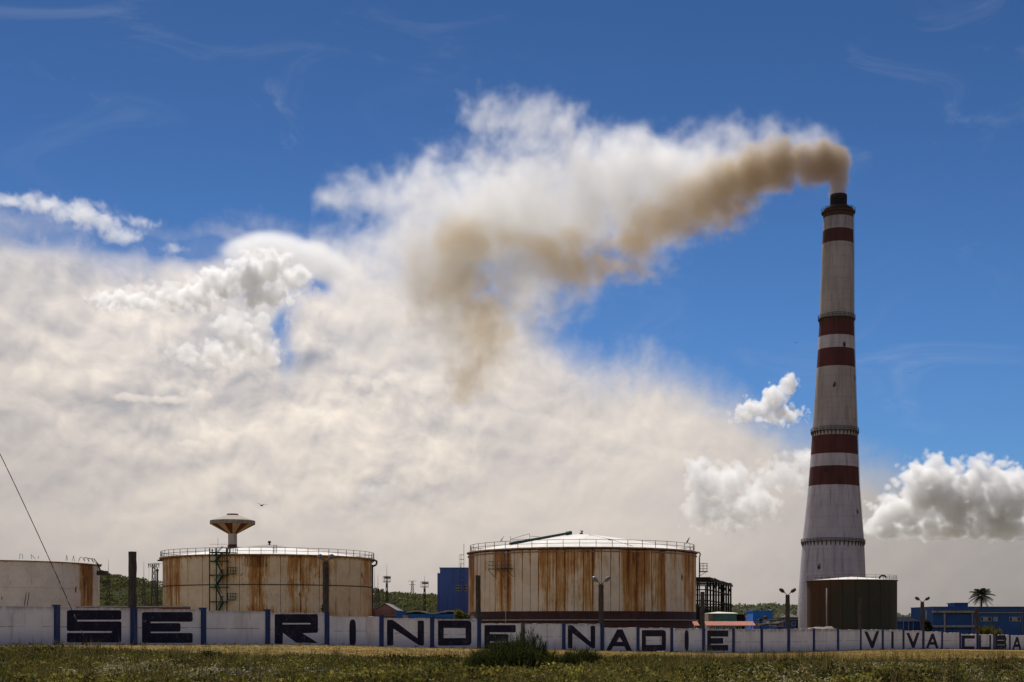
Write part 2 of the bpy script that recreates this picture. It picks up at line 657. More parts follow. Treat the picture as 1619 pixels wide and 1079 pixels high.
M['galv'] = painted("pale_rail_steel", (0.085, 0.075, 0.068), (0.055, 0.048, 0.044), dirt=(0.12, 0.05, 0.03), dirt_amt=0.6, scale=4)
M['green'] = painted("green_stair_paint", (0.018, 0.070, 0.058), (0.012, 0.045, 0.040), dirt=(0.02, 0.018, 0.016), scale=4)
M['roof'] = painted("white_tank_roof", (0.72, 0.70, 0.66), (0.62, 0.58, 0.52), dirt=(0.34, 0.20, 0.10), dirt_amt=0.5, scale=0.35)
M['tankbase'] = painted("brown_tank_base", (0.085, 0.035, 0.024), (0.060, 0.026, 0.020), dirt=(0.025, 0.014, 0.012), dirt_amt=0.6, streak=0.5)
M['seam'] = plain("dark_seam", (0.035, 0.018, 0.012), 0.9)
M['rim'] = painted("tank_rim_paint", (0.36, 0.31, 0.28), (0.22, 0.12, 0.08), dirt=(0.10, 0.035, 0.02), dirt_amt=1.0, streak=0.6, scale=1.2)
M['black'] = plain("soot_black", (0.012, 0.011, 0.013), 0.9)
M['bluewall'] = painted("blue_building_paint", (0.022, 0.082, 0.26), (0.018, 0.066, 0.21), dirt=(0.03, 0.04, 0.09), dirt_amt=0.5, streak=0.4, scale=0.3)
M['navywall'] = painted("deep_blue_building_paint", (0.062, 0.115, 0.32), (0.052, 0.098, 0.28), dirt=(0.04, 0.045, 0.09), dirt_amt=0.5, streak=0.5, scale=0.25)
M['brightblue'] = painted("bright_blue_sheet", (0.018, 0.16, 0.60), (0.018, 0.13, 0.50), dirt=(0.02, 0.04, 0.12), dirt_amt=0.3, scale=0.5)
M['ledge'] = painted("grey_ledge_concrete", (0.30, 0.27, 0.25), (0.22, 0.20, 0.19), dirt=(0.08, 0.07, 0.06), dirt_amt=0.7, streak=0.6, scale=0.8)
M['teal'] = painted("teal_sheet", (0.065, 0.20, 0.24), (0.055, 0.17, 0.20), dirt=(0.05, 0.05, 0.05), scale=0.6)
M['pink'] = painted("faded_pink_render", (0.36, 0.20, 0.175), (0.29, 0.165, 0.145), dirt=(0.08, 0.05, 0.05), dirt_amt=0.6, streak=0.3, scale=0.5)
M['tile'] = painted("terracotta_tile", (0.42, 0.15, 0.10), (0.33, 0.12, 0.085), dirt=(0.12, 0.06, 0.05), dirt_amt=0.5, scale=2)
M['window'] = plain("dark_window", (0.012, 0.012, 0.016), 0.15)
M['frame'] = plain("pale_frame", (0.35, 0.34, 0.33), 0.6)
M['asbestos'] = painted("weathered_sheet_roof", (0.30, 0.26, 0.25), (0.22, 0.20, 0.19), dirt=(0.10, 0.09, 0.08), streak=0.4)
M['foliage'] = foliage("foliage")
M['bark'] = painted("bark", (0.060, 0.045, 0.035), (0.040, 0.030, 0.024), scale=3)
M['bird'] = plain("dark_feathers", (0.012, 0.011, 0.010), 0.7)
M['wire'] = plain("dark_wire", (0.015, 0.014, 0.014), 0.6)
M['litter'] = plain("white_litter", (0.65, 0.64, 0.62), 0.7, var=0.1)
M['brick'] = painted("red_brown_brick", (0.17, 0.07, 0.05), (0.12, 0.05, 0.04), scale=1.0)
M['sand'] = painted("pale_spoil_heap", (0.20, 0.165, 0.135), (0.15, 0.125, 0.10), dirt=(0.12, 0.10, 0.07), scale=0.5)

# ------------------------------------------------------------------ ground: one height field, plus the far plain
Y0, CC, SX, SY = 82.0, 0.047085, 3.3847, 3.861
X0 = -26.295
SP = math.hypot(SX, SY)
WANG = math.atan2(SY, SX)
BASEPX = [1020, 1020, 1020, 1020, 1020.5, 1023.5, 1025, 1026.5, 1027.5, 1028.5, 1029.5, 1031, 1031.7, 1032.5, 1032.8, 1032.5, 1031.7, 1030.6,
          1029.3, 1028, 1027.5, 1027, 1026.7, 1026.7, 1027, 1027.5, 1027.7, 1028, 1028]
def wall_y(i):
    return Y0 * (1 + CC * i)
ZB_I = np.arange(len(BASEPX))
ZB = np.array([-(b - HY) * wall_y(i) / FPX for i, b in enumerate(BASEPX)])
def zbase(i):
    return np.interp(i, ZB_I, ZB)


def smooth01(t):
    t = np.clip(t, 0, 1)
    return t * t * (3 - 2 * t)


def lump(x, y, s, seed=0.0):
    return (np.sin(x * s + seed) * np.cos(y * s * 1.3 + seed * 2) + 0.5 * np.sin(x * s * 2.3 + y * s * 1.7 + seed) + 0.3 * np.cos(x * s * 4.1 - y * s * 3.3)) / 1.8


def ground_z(x, y):
    x = np.asarray(x, float)
    y = np.asarray(y, float)
    # position along and across the wall
    ii = ((x - X0) * SX + (y - Y0) * SY) / SP ** 2
    across = ((x - X0) * (-SY) + (y - Y0) * SX) / SP      # >0 behind the wall
    zw = zbase(ii)
    # wall foot met looking along +Y from this x
    iw = (x - X0) / SX
    yw = np.clip(Y0 + iw * SY, 78, 200)
    zwx = zbase(np.clip(iw, 0, 28))
    near = -1.75 + 0.22 * lump(x, y, 0.22) + 0.10 * lump(x, y, 0.7, 2)
    t = smooth01((y - 46) / np.maximum(yw - 54, 18))
    zf = near * (1 - t) + zwx * t
    zf = np.where(y < 46, near - 0.02 * (46 - y) * smooth01((46 - y) / 10), zf)
    k = smooth01((across + 9) / 9)      # within nine metres in front of the wall follow its foot exactly
    z = zf * (1 - k) + zw * k
    kb = smooth01((across - 2) / 25)
    z = z * (1 - kb) + (-2.8) * kb
    return z


def grid_mesh(name, xs, ys, zf, mat):
    X, Y = np.meshgrid(xs, ys)
    Z = zf(X, Y)
    nx, ny = len(xs), len(ys)
    V = np.stack([X.ravel(), Y.ravel(), Z.ravel()], 1).astype(np.float32)
    idx = np.arange(nx * ny).reshape(ny, nx)
    F = np.stack([idx[:-1, :-1].ravel(), idx[:-1, 1:].ravel(), idx[1:, 1:].ravel(), idx[1:, :-1].ravel()], 1).astype(np.int32)
    me = bpy.data.meshes.new(name)
    me.vertices.add(len(V))
    me.vertices.foreach_set('co', V.ravel())
    me.loops.add(F.size)
    me.loops.foreach_set('vertex_index', F.ravel())
    me.polygons.add(len(F))
    me.polygons.foreach_set('loop_start', np.arange(0, F.size, 4, dtype=np.int32))
    me.polygons.foreach_set('use_smooth', np.ones(len(F), dtype=bool))
    me.update(calc_edges=True)
    me.materials.append(mat)
    o = bpy.data.objects.new(name, me)
    COL.objects.link(o)
    return o


def ground_material():
    mat, T, b = pbr("dry_turf", 0.95, 0.1)
    p = world_pos(T)
    x, y, z = T.xyz(p)
    n1 = T.noise(p, 0.10, 6, 0.6)
    n2 = T.noise(T.v('MULTIPLY', p, (1, 0.5, 1)), 0.7, 5, 0.62)
    n3 = T.noise(p, 7, 4, 0.7)
    c = T.mix(T.ss(n2, 0.35, 0.68), (0.250, 0.155, 0.050), (0.190, 0.125, 0.040))
    c = T.mix(T.mul(T.ss(n1, 0.40, 0.62), 0.75), c, (0.110, 0.092, 0.022))
    c = T.mix(T.mul(T.ss(n3, 0.5, 0.75), 0.5), c, (0.050, 0.040, 0.020))
    wd = T.ss(T.add(y, T.mul(T.sub(n2, 0.5), 8.0)), 72, 66)
    c = T.mix(wd, c, T.mix(T.ss(n2, 0.4, 0.6), (0.060, 0.048, 0.024), (0.14, 0.115, 0.08)))
    T.put(b.inputs['Base Color'], c)
    bump(T, b, T.add(n3, n2), 0.6, 0.06)
    return mat
M['ground'] = ground_material()
def spread(lo, hi, n, power=1.0):
    return lo + (hi - lo) * np.linspace(0, 1, n) ** power
xs = np.concatenate([[-6000, -2500, -900, -400, -200], np.linspace(-110, 130, 200), [220, 420, 900, 2500, 6000]])
ys = np.concatenate([[-300, -100, -30, 0, 15], np.linspace(25, 230, 180), [260, 320, 420, 700, 1500, 3500, 9000]])
structure(grid_mesh("ground", xs, ys, ground_z, M['ground']))

# hills: a wooded ridge on the left and a fainter one far off to the right
RIDGE1 = np.array([(-500, 905), (-200, 897), (60, 897), (150, 903), (200, 907), (265, 919), (340, 926), (430, 924), (520, 921), (590, 929), (640, 936), (695, 938), (790, 952), (900, 968), (1000, 984), (1100, 992)])
RIDGE2 = np.array([(900, 986), (1080, 970), (1150, 964), (1188, 960.5), (1215, 963), (1245, 970), (1270, 979), (1340, 986), (1390, 981), (1425, 976), (1470, 979), (1520, 985), (1700, 992)])
def hill_z(ridge, D, half, tree_h):
    def f(x, y):
        px = CX + x * FPX / D
        r = (HY - np.interp(px, ridge[:, 0], ridge[:, 1])) * D / FPX - tree_h
        t = 1 - np.abs(y - D) / half
        body = smooth01(np.clip(t, 0, 1) * 1.0)
        bumps = 1 + 0.10 * lump(x, y, 0.02, 1) + 0.05 * lump(x, y, 0.06, 4)
        return -6 + (r + 6) * body * (1 + (bumps - 1) * np.clip(1 - t, 0, 1) * 2)
    return f
def hill_material(name, c1, c2):
    mat, T, b = pbr(name, 0.95, 0.05)
    p = world_pos(T)
    n = T.noise(p, 0.05, 6, 0.65)
    T.put(b.inputs['Base Color'], T.mix(T.ss(n, 0.35, 0.65), c1, c2))
    bump(T, b, T.noise(p, 0.4, 4, 0.7), 1.0, 1.0)
    return mat
M['hill'] = hill_material("wooded_slope", (0.030, 0.040, 0.016), (0.050, 0.055, 0.024))
h1 = hill_z(RIDGE1, 700, 230, 3.5)
h2 = hill_z(RIDGE2, 1700, 600, 5)
structure(grid_mesh("hill", np.linspace(-420, 100, 120), np.linspace(465, 935, 70), h1, M['hill']))
structure(grid_mesh("hill", np.linspace(50, 700, 90), np.linspace(1090, 2310, 50), h2, M['hill']))

def wood(name, label, xr, yr, zf, n, crown, leaves, lsize, cols, seed, ymax=None):
    r = np.random.default_rng(seed)
    x = r.uniform(*xr, n)
    y = r.uniform(*yr, n)
    z = zf(x, y)
    keep = z > -4
    x, y, z = x[keep], y[keep], z[keep]
    n = len(x)
    R = r.uniform(crown[0], crown[1], n)
    C = np.stack([x, y, z + R * 0.55], 1)
    dirs = rand_dirs(n * leaves, r).reshape(n, leaves, 3)
    dirs[:, :, 2] = np.abs(dirs[:, :, 2]) * 0.9 - 0.1
    rad = R[:, None] * (0.75 + 0.35 * r.random((n, leaves)))
    Pp = C[:, None, :] + dirs * rad[:, :, None] * np.array([1, 1, 0.85])
    base = np.asarray(cols)[r.integers(0, len(cols), n)]
    tint = base[:, None, :] * r.uniform(0.65, 1.35, (n, leaves, 1))
    Q = leaf_quads(Pp.reshape(-1, 3), (np.repeat(R, leaves) * lsize) * r.uniform(.6, 1.3, n * leaves), r, 0.9)
    o = bpy.data.objects.new(name, quads_mesh(name, Q, M['foliage'], tint.reshape(-1, 3)))
    COL.objects.link(o)
    tag(o, label, "woodland", None, 'stuff')
    return o
GREENS = [(0.085, 0.092, 0.045), (0.070, 0.080, 0.040), (0.098, 0.102, 0.048), (0.112, 0.108, 0.058), (0.080, 0.084, 0.050), (0.096, 0.088, 0.054)]  # greens greyed and lightened, haze mixed into the leaf colour
wood("hillside_trees", "dense green woodland covering the ridge behind the left tanks", (-330, 40), (500, 705), h1, 8000, (0.9, 2.6), 32, 0.40, GREENS, 5)
FAR_HAZED = [(0.135, 0.142, 0.110), (0.125, 0.135, 0.105), (0.145, 0.150, 0.118)]  # distance haze painted into the leaf colour, in place of a haze volume
wood("hillside_trees", "far woodland, paled by haze put into its leaf colour, on the low ridge left of the chimney foot", (120, 620), (1350, 1710), h2, 1500, (4, 9), 26, 0.5, FAR_HAZED, 6)

# ------------------------------------------------------------------ the lettered wall
wall = thing("concrete_wall", "long white painted concrete wall with big dark blue slogan letters and blue posts", "wall", (X0, Y0, 0.0), WANG)
TH = 0.16
TOPPX = {-4: 957, -3: 957.5, -2: 958, -1: 958.8, 0: 961, 1: 963.2, 2: 966, 3: 969, 4: 975, 5: 977.5, 6: 979, 7: 985.8, 8: 986.3, 9: 986.6, 10: 992.5, 11: 993, 12: 994, 13: 994.7,
         14: 995, 15: 995, 16: 994.5, 17: 994.3, 18: 995.8, 19: 995.7, 20: 996.1, 21: 997.3, 22: 999, 23: 1000.6, 24: 1002.8, 25: 1003.2, 26: 1004, 27: 1005, 28: 1006, 29: 1007, 30: 1007.6, 31: 1008}
r_ = random.Random(3)
panel_obj = {}
panel_geo = {}
for i in range(-4, 31):
    ym = wall_y(i + 0.5)
    zt = (HY - TOPPX[i]) * ym / FPX
    zb0 = float(zbase(i)) - 0.25
    zb1 = float(zbase(i + 1)) - 0.25
    # a slab with a slightly uneven top edge, its own origin at its foot
    m = MB()
    L = SP - 0.36
    n = 9
    org = Vector((i * SP + SP / 2, 0, float(zbase(i + 0.5))))
    prof = []
    for k in range(n + 1):
        u = -L / 2 + L * k / n
        prof.append((u, zb0 + (zb1 - zb0) * k / n - org.z, zt - org.z + r_.uniform(-.022, .018) + (r_.uniform(-.05, 0) if r_.random() < .12 else 0)))
    for k in range(n):
        a, b = prof[k], prof[k + 1]
        m.quad((a[0], -TH / 2, a[1]), (b[0], -TH / 2, b[1]), (b[0], -TH / 2, b[2]), (a[0], -TH / 2, a[2]))
        m.quad((b[0], TH / 2, b[1]), (a[0], TH / 2, a[1]), (a[0], TH / 2, a[2]), (b[0], TH / 2, b[2]))
        m.quad((a[0], -TH / 2, a[2]), (b[0], -TH / 2, b[2]), (b[0], TH / 2, b[2]), (a[0], TH / 2, a[2]))
    m.quad((prof[0][0], TH / 2, prof[0][1]), (prof[0][0], -TH / 2, prof[0][1]), (prof[0][0], -TH / 2, prof[0][2]), (prof[0][0], TH / 2, prof[0][2]))
    m.quad((prof[-1][0], -TH / 2, prof[-1][1]), (prof[-1][0], TH / 2, prof[-1][1]), (prof[-1][0], TH / 2, prof[-1][2]), (prof[-1][0], -TH / 2, prof[-1][2]))
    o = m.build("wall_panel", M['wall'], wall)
    o.location = org
    panel_obj[i] = o
    panel_geo[i] = (org, zt)
for i in range(-4, 31):
    if i % 3 == 1 and 1 <= i <= 28:
        continue       # tall poles stand here
    zt = max(panel_geo[i][1], panel_geo.get(i - 1, panel_geo[i])[1]) + 0.05
    zb = float(zbase(i)) - 0.3
    m = MB()
    m.box((0, -0.02, (zt - zb) / 2), (0.34, 0.30, zt - zb))
    if i < 7:
        m.box((0, -0.02, zt - zb + 0.03), (0.40, 0.34, 0.07))
    o = m.build("wall_post", M['grey_post'] if i == 8 else M['blue_post'], wall)
    o.location = (i * SP, 0, zb)
    if i == 8:
        o['label'] = "grey wall post"

def wall_local(px, py):
    u = px - CX
    a, b = X0 * FPX / Y0, SX * FPX / Y0
    i = (u - a) / (b - CC * u)
    return i * SP, (HY - py) * wall_y(i) / FPX, i

def rounded(poly, rad):
    """poly of (x,y[,r]) -> rounded outline"""
    out = []
    n = len(poly)
    for k in range(n):
        p = Vector(poly[k][:2])
        r = poly[k][2] if len(poly[k]) > 2 else rad
        a, b = Vector(poly[k - 1][:2]) - p, Vector(poly[(k + 1) % n][:2]) - p
        if r <= 0.01:
            out.append(tuple(p))
            continue
        ra = min(r, a.length * .48, b.length * .48)
        p0, p1 = p + a.normalized() * ra, p + b.normalized() * ra
        for t in (0, .25, .5, .75, 1):
            out.append(tuple(p0 * (1 - t) ** 2 + p * 2 * t * (1 - t) + p1 * t * t))
    return out

def letter(kind, x0, y0, x1, y1, label=None):
    """glyph filling the photograph rectangle, drawn on the wall plane. unit square outlines, v down"""
    def E(a=.175, b=.205, c=.52, d=.555, mid=.755):
        s1a, s1b, s2a, s2b = glyph_slots
        return [[(0, 0), (1, 0), (1, s1a), (.17, s1a, 0), (.17, s1b, 0), (mid, s1b), (mid, s2a), (.17, s2a, 0), (.17, s2b, 0), (1, s2b), (1, 1), (0, 1)]]
    R = .055
    if kind == 'S':
        P_ = [[(0, 0), (1, 0), (1, .30), (.19, .30, 0), (.19, .345, 0), (1, .345), (1, 1), (0, 1), (0, .70), (.83, .70, .03), (.83, .645, .03), (0, .645)]]
    elif kind == 'E1':
        glyph_slots = (.31, .355, .635, .675); P_ = E(mid=.76)
    elif kind == 'E2':
        glyph_slots = (.31, .385, .685, .755); P_ = E(mid=.76)
    elif kind == 'E3':
        glyph_slots = (.30, .37, .655, .72); P_ = E(mid=.76); R = .02
    elif kind == 'R':
        P_ = [[(0, 0), (1, 0), (1, .63), (.64, .64, 0), (1, .97, .02), (.50, .96, .02), (.19, .63, 0), (.18, 1, .01), (0, 1, .01)], [(.18, .30, 0), (.83, .30, 0), (.83, .345, 0), (.18, .345, 0)]]
    elif kind == 'I':
        P_ = [[(0, 0), (1, 0), (1, 1), (0, 1)]]; R = .35
    elif kind == 'I0':
        P_ = [[(0, 0), (1, 0), (1, 1), (0, 1)]]; R = .04
    elif kind == 'N':
        P_ = [[(0, 0), (.16, 0), (.83, .72, 0), (.83, .03), (1, .03), (1, 1), (.88, 1), (.17, .34, 0), (.17, 1), (0, 1)]]
    elif kind == 'D':
        P_ = [[(0, 0, .05), (1, 0, .14), (1, 1, .14), (0, 1, .05)], [(.17, .30, 0), (.83, .30, 0), (.83, .70, 0), (.17, .70, 0)]]
    elif kind == 'A':
        P_ = [[(.44, 0, .02), (.64, 0, .02), (1, 1, .01), (.80, 1, .01), (.70, .76, 0), (.30, .76, 0), (.19, 1, .01), (0, 1, .01)], [(.53, .34, .02), (.64, .56, 0), (.42, .56, 0)]]
        R = .01
    elif kind == 'V':
        P_ = [[(0, .02, .02), (.21, .02, .02), (.53, .62, 0), (.80, 0, .02), (1, 0, .02), (.62, 1, .02), (.45, 1, .02)]]
        R = .01
    elif kind == 'C':
        P_ = [[(0, 0, .03), (1, 0, .03), (1, .22, .01), (.24, .22, 0), (.24, .78, 0), (.97, .78, .01), (.97, 1, .03), (0, 1, .03)]]
    elif kind == 'U':
        P_ = [[(0, 0, .02), (.16, 0, .02), (.16, .80, .05), (.86, .80, .05), (.86, 0, .02), (1, 0, .02), (1, 1, .08), (0, 1, .08)]]
    elif kind == 'B':
        P_ = [[(0, 0, .03), (.86, 0, .10), (1, .28, .06), (.92, .48, .03), (1, .70, .06), (.92, 1, .10), (0, 1, .03)],
              [(.18, .345, 0), (.80, .345, 0), (.80, .385, 0), (.18, .385, 0)], [(.18, .66, 0), (.84, .66, 0), (.84, .70, 0), (.18, .70, 0)]]
    cu = bpy.data.curves.new("letter", 'CURVE')
    cu.dimensions = '2D'
    cu.fill_mode = 'BOTH'
    cu.extrude = 0.003
    ctr = wall_local((x0 + x1) / 2, (y0 + y1) / 2)
    i = int(math.floor(ctr[2]))
    org, zt = panel_geo[i]
    wob = random.Random(int(x0))
    for poly in P_:
        pts = []
        rr = rounded(poly, R)
        for (u, v) in rr:
            lx, lz, _ = wall_local(x0 + (x1 - x0) * u, y0 + (y1 - y0) * v)
            pts.append((lx - org.x + wob.uniform(-.010, .010), lz - org.z + wob.uniform(-.008, .008)))
        sp = cu.splines.new('POLY')
        sp.points.add(len(pts) - 1)
        for p, q in zip(sp.points, pts):
            p.co = (q[0], q[1], 0, 1)
        sp.use_cyclic_u = True
    co = bpy.data.objects.new("letter_curve", cu)
    COL.objects.link(co)
    bpy.context.view_layer.update()
    me = bpy.data.meshes.new_from_object(co.evaluated_get(bpy.context.evaluated_depsgraph_get()))
    bpy.data.objects.remove(co)
    me.materials.clear()
    me.materials.append(M['letter'])
    me.transform(Matrix.Rotation(math.radians(90), 4, 'X'))
    o = bpy.data.objects.new("painted_letter", me)
    COL.objects.link(o)
    o.parent = panel_obj[i]
    o.location = (0, -TH / 2 - 0.003, 0)
    o['label'] = "dark blue painted letter " + kind[0]
    return o

def z1(x, y): return x * 330 / 1191, 780 + y * 330 / 1191
def z2(x, y): return 240 + x * 380 / 1371, 780 + y * 380 / 1371
def z3(x, y): return 570 + x * 300 / 1354, 840 + y * 300 / 1354
def z4(x, y): return 720 + x * 400 / 1619, 820 + y * 400 / 1619
def z5(x, y): return 1050 + x * 300 / 1354, 840 + y * 300 / 1354
def z6(x, y): return 1300 + x * 319 / 1440, 840 + y * 319 / 1440
for fn, k, a, b, c, d_ in [(z1, 'S', 377, 668, 688, 852), (z1, 'E1', 806, 679, 1095, 855), (z2, 'R', 697, 690, 943, 860), (z2, 'I', 1122, 721, 1160, 870),
                           (z3, 'N', 183, 633, 447, 817), (z3, 'D', 547, 638, 785, 817), (z3, 'E2', 878, 670, 1102, 839),
                           (z4, 'N', 715, 683, 890, 832), (z4, 'A', 955, 710, 1127, 852), (z4, 'D', 1188, 714, 1342, 850), (z4, 'I', 1462, 716, 1488, 847), (z5, 'E3', 302, 710, 452, 853),
                           (z6, 'V', 295, 714, 402, 835), (z6, 'I0', 488, 716, 505, 838), (z6, 'V', 595, 724, 690, 835), (z6, 'A', 735, 732, 825, 837),
                           (z6, 'C', 990, 745, 1085, 845), (z6, 'U', 1115, 742, 1200, 847), (z6, 'B', 1230, 742, 1312, 845), (z6, 'A', 1350, 755, 1418, 850)]:
    p, q = fn(a, b), fn(c, d_)
    letter(k, p[0], p[1], q[0], q[1])

# ------------------------------------------------------------------ tall poles at every third post
def pole(i, top_py, width_px, lamps, label, group="tall poles along the wall"):
    y = wall_y(i)
    zt = (HY - top_py) * y / FPX
    zb = float(zbase(i))
    w = width_px * y / FPX
    c, s = math.cos(WANG), math.sin(WANG)
    t = thing("lamp_post" if lamps else "concrete_pole", label, "lamp post" if lamps else "pole", (X0 + i * SX, y, zb), WANG, group)
    H_ = zt - zb
    wh = max(panel_geo[i][1], panel_geo[i - 1][1]) - zb
    bw = w / (c + s) * 1.18
    m = MB()
    rr = random.Random(i)
    # slightly irregular shaft in lifts
    hs = [wh + 0.05 + (H_ - wh - 0.05) * k / 7 for k in range(8)]
    ring_prev = None
    for h in hs:
        k = 1 + rr.uniform(-.05, .05) - 0.10 * (h / H_)
        ch = bw * .10
        hw = bw / 2 * k
        pts = [(-hw + ch, -hw), (hw - ch, -hw), (hw, -hw + ch), (hw, hw - ch), (hw - ch, hw), (-hw + ch, hw), (-hw, hw - ch), (-hw, -hw + ch)]
        pts = [(px + rr.uniform(-.01, .01), py + rr.uniform(-.01, .01), h) for px, py in pts]
        if ring_prev:
            for a in range(8):
                m.quad(ring_prev[a], ring_prev[(a + 1) % 8], pts[(a + 1) % 8], pts[a])
        ring_prev = pts
    m.quad(*ring_prev)
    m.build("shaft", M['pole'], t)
    m = MB()
    m.box((0, 0, (wh + 0.05) / 2 - 0.15), (bw * 1.04, bw * 1.04, wh + 0.35))
    o = m.build("painted_foot", M['blue_post'], t)
    o['label'] = "blue painted foot of the pole"
    if lamps:
        # two lamp heads on short arms, spread across the view
        aw = lamps[0] * y / FPX
        up_ = lamps[1] * y / FPX
        mat = M['lamp'] if i < 14 else M['lampdark']
        for sg in (-1, 1):
            d2 = Vector((math.cos(-WANG) * sg, math.sin(-WANG) * sg, 0))
            m = MB()
            m.tube((0, 0, H_ - 0.05), d2 * aw * .42 + Vector((0, 0, H_ + up_ * .45)), 0.035, 6)
            m.build("arm", M['lampdark'], t)
            a = d2 * aw * .38 + Vector((0, 0, H_ + up_ * .40))
            b = d2 * aw + Vector((0, 0, H_ + up_ * 1.0))
            m = MB()
            ax = (b - a).normalized()
            L = (b - a).length
            lo_ = 0.45 * y / 130
            for (f0, f1, r0, r1) in ((0, .18, .06, .13), (.18, .45, .13, .19), (.45, .8, .19, .17), (.8, .95, .17, .10), (.95, 1.0, .10, .03)):
                m.tube(a + ax * L * f0, a + ax * L * f1, r0, 8, r1, caps=False)
            hd = m.build("lamp_head", mat, t)
            m = MB()
            side = Vector((0, 0, -1))
            m.tube(a + ax * L * .3 + side * .10, a + ax * L * .85 + side * .10, .11, 6, .10)
            m.build("diffuser", M['glass'], hd)
    return t
pole(1, 872.5, 12.6, None, "thickest and tallest dark bare pole, rising between the first S and E")
pole(4, 888.5, 9.4, (12.5, 11), "lamp post in front of the left rusty tank, right of the letter R")
pole(7, 910, 8.2, None, "bare pole with a creeper beside the rusty striped tank, left edge")
pole(10, 924.5, 8.4, (14, 12), "pale headed twin lamp post in front of the middle of the rusty striped tank")
pole(13, 935.8, 7.2, None, "bare pole in front of the open steel frame")
pole(16, 941, 7, (13, 10), "twin lamp post just left of the chimney foot")
pole(19, 946, 4.6, None, "thin pale pole in front of the dark olive tank")
pole(22, 952, 6, (11.5, 7.5), "twin lamp post between the olive tank and the blue building")
pole(25, 959.5, 6.2, None, "bare dark pole in front of the blue building, below the palm")
pole(28, 959.5, 5.5, None, "bare dark pole at the right edge of the photo")

# ------------------------------------------------------------------ tanks
def arc_plate(R, dphi, z0, z1, segs, depth=0.08, gap=0.035, rows=1):
    """curved plate centred on -Y, z from z0 to z1"""
    m = MB()
    g = gap / R
    a0, a1 = -math.pi / 2 - dphi / 2 + g, -math.pi / 2 + dphi / 2 - g
    P_ = lambda a, r, z: (r * math.cos(a), r * math.sin(a), z)
    for k in range(segs):
        b0 = a0 + (a1 - a0) * k / segs
        b1 = a0 + (a1 - a0) * (k + 1) / segs
        m.quad(P_(b0, R, z0), P_(b1, R, z0), P_(b1, R, z1), P_(b0, R, z1), smooth=False)
        m.quad(P_(b0, R, z1), P_(b1, R, z1), P_(b1, R - depth, z1), P_(b0, R - depth, z1))
        m.quad(P_(b1, R, z0), P_(b0, R, z0), P_(b0, R - depth, z0), P_(b1, R - depth, z0))
    m.quad(P_(a0, R - depth, z0), P_(a0, R, z0), P_(a0, R, z1), P_(a0, R - depth, z1))
    m.quad(P_(a1, R, z0), P_(a1, R - depth, z0), P_(a1, R - depth, z1), P_(a1, R, z1))
    return m

def plates(tank, name, mat, R, n, z0, z1, rust, segs=2, phase=0.0):
    """n plates all round; rust: function of the angle away from the camera direction -> 0..1"""
    dphi = 2 * math.pi / n
    me = arc_plate(R, dphi, z0, z1, segs).mesh(name, mat)
    rr = random.Random(n * 7 + int(z0 * 10))
    for k in range(n):
        a = (k + phase) * dphi
        o = inst(name, me, tank, (0, 0, 0), a)
        aa = (a + math.pi) % (2 * math.pi) - math.pi
        v = rust(aa, rr)
        o.color = (v, v, v, 1)

def railing(tank, R, z, h, n, mat, r=0.03, skip=(), mids=1, a0=None, a1=None):
    m = MB()
    full = a0 is None
    a0_, a1_ = (0, 2 * math.pi) if full else (a0, a1)
    N = 96 if full else 40
    for q in [h] + [h * (k + 1) / (mids + 1) for k in range(mids)]:
        pts = [(R * math.cos(a0_ + (a1_ - a0_) * k / N), R * math.sin(a0_ + (a1_ - a0_) * k / N), z + q) for k in range(N + 1)]
        m.path(pts, r, 4)
    rl = m.build("railing", mat, tank)
    pm = MB()
    pm.tube((0, 0, 0), (0, 0, h), r * 1.1, 4)
    me = pm.mesh("rail_post", mat)
    for k in range(n):
        a = a0_ + (a1_ - a0_) * k / (n if full else n - 1)
        inst("rail_post", me, rl, (R * math.cos(a), R * math.sin(a), z), a)
    return rl

def cone_roof(tank, R, z, rise, mat, n=64, dome=1.0):
    m = MB()
    prof = [(R * (1 - k / 8), z + rise * (1 - (1 - k / 8) ** dome)) for k in range(9)]
    prof[-1] = (0.01, z + rise)
    m.lathe(prof, n)
    return m.build("roof", mat, tank)

def platform(tank, px, py0, y, w, d_, rails, name="platform", down=None):
    pass

# --- the big striped rusty tank
T3Z = -2.7
t3 = thing("storage_tank", "biggest storage tank, orange rust in vertical stripes over its pale shell and a brown foot", "storage tank", (xat(920, 226), 226, T3Z), 0, "storage tanks behind the wall")
R3, H3 = 18.0, 11.46 - T3Z
zb3 = (HY - 966.5) * 208 / FPX - T3Z
m = MB(); m.lathe([(R3 - 0.09, 0), (R3 - 0.09, H3)], 128); m.build("inner_shell", M['seam'], t3)
RUST3 = [(-90, .95), (-80, .9), (-70, .72), (-62, .35), (-55, .2), (-50, .85), (-42, .95), (-38, .25), (-31, .2), (-26, .3), (-22, .60), (-15, .80), (-9, .50), (-3, .78), (2, .92), (4, .2), (8, .5), (12, .2), (16, .25),
         (18, .9), (28, .85), (33, .7), (40, .95), (43, .25), (49, .3), (55, .55), (61, .8), (68, .75), (78, .9), (90, .9), (180, .6)]
RUST3 = [(-180, .6), (-120, .6)] + RUST3
M['shell3'] = rusty_shell("striped_rusty_shell", (0.70, 0.61, 0.51), (0.61, 0.52, 0.42), t3.location.x, 226, R3, zb3 + T3Z, H3 + T3Z, RUST3, 84, gradient=0.30, stretch=0.03, lift=.10)
def rust3(a, rr):
    return .5 + rr.uniform(-.20, .20)
plates(t3, "cladding_panel", M['shell3'], R3, 84, zb3, H3 - 0.25, rust3, 2)
m = MB(); m.lathe([(R3 + 0.02, 0), (R3 + 0.02, zb3 - 0.03), (R3 - 0.1, zb3 - 0.02)], 128); m.build("base_band", M['tankbase'], t3)
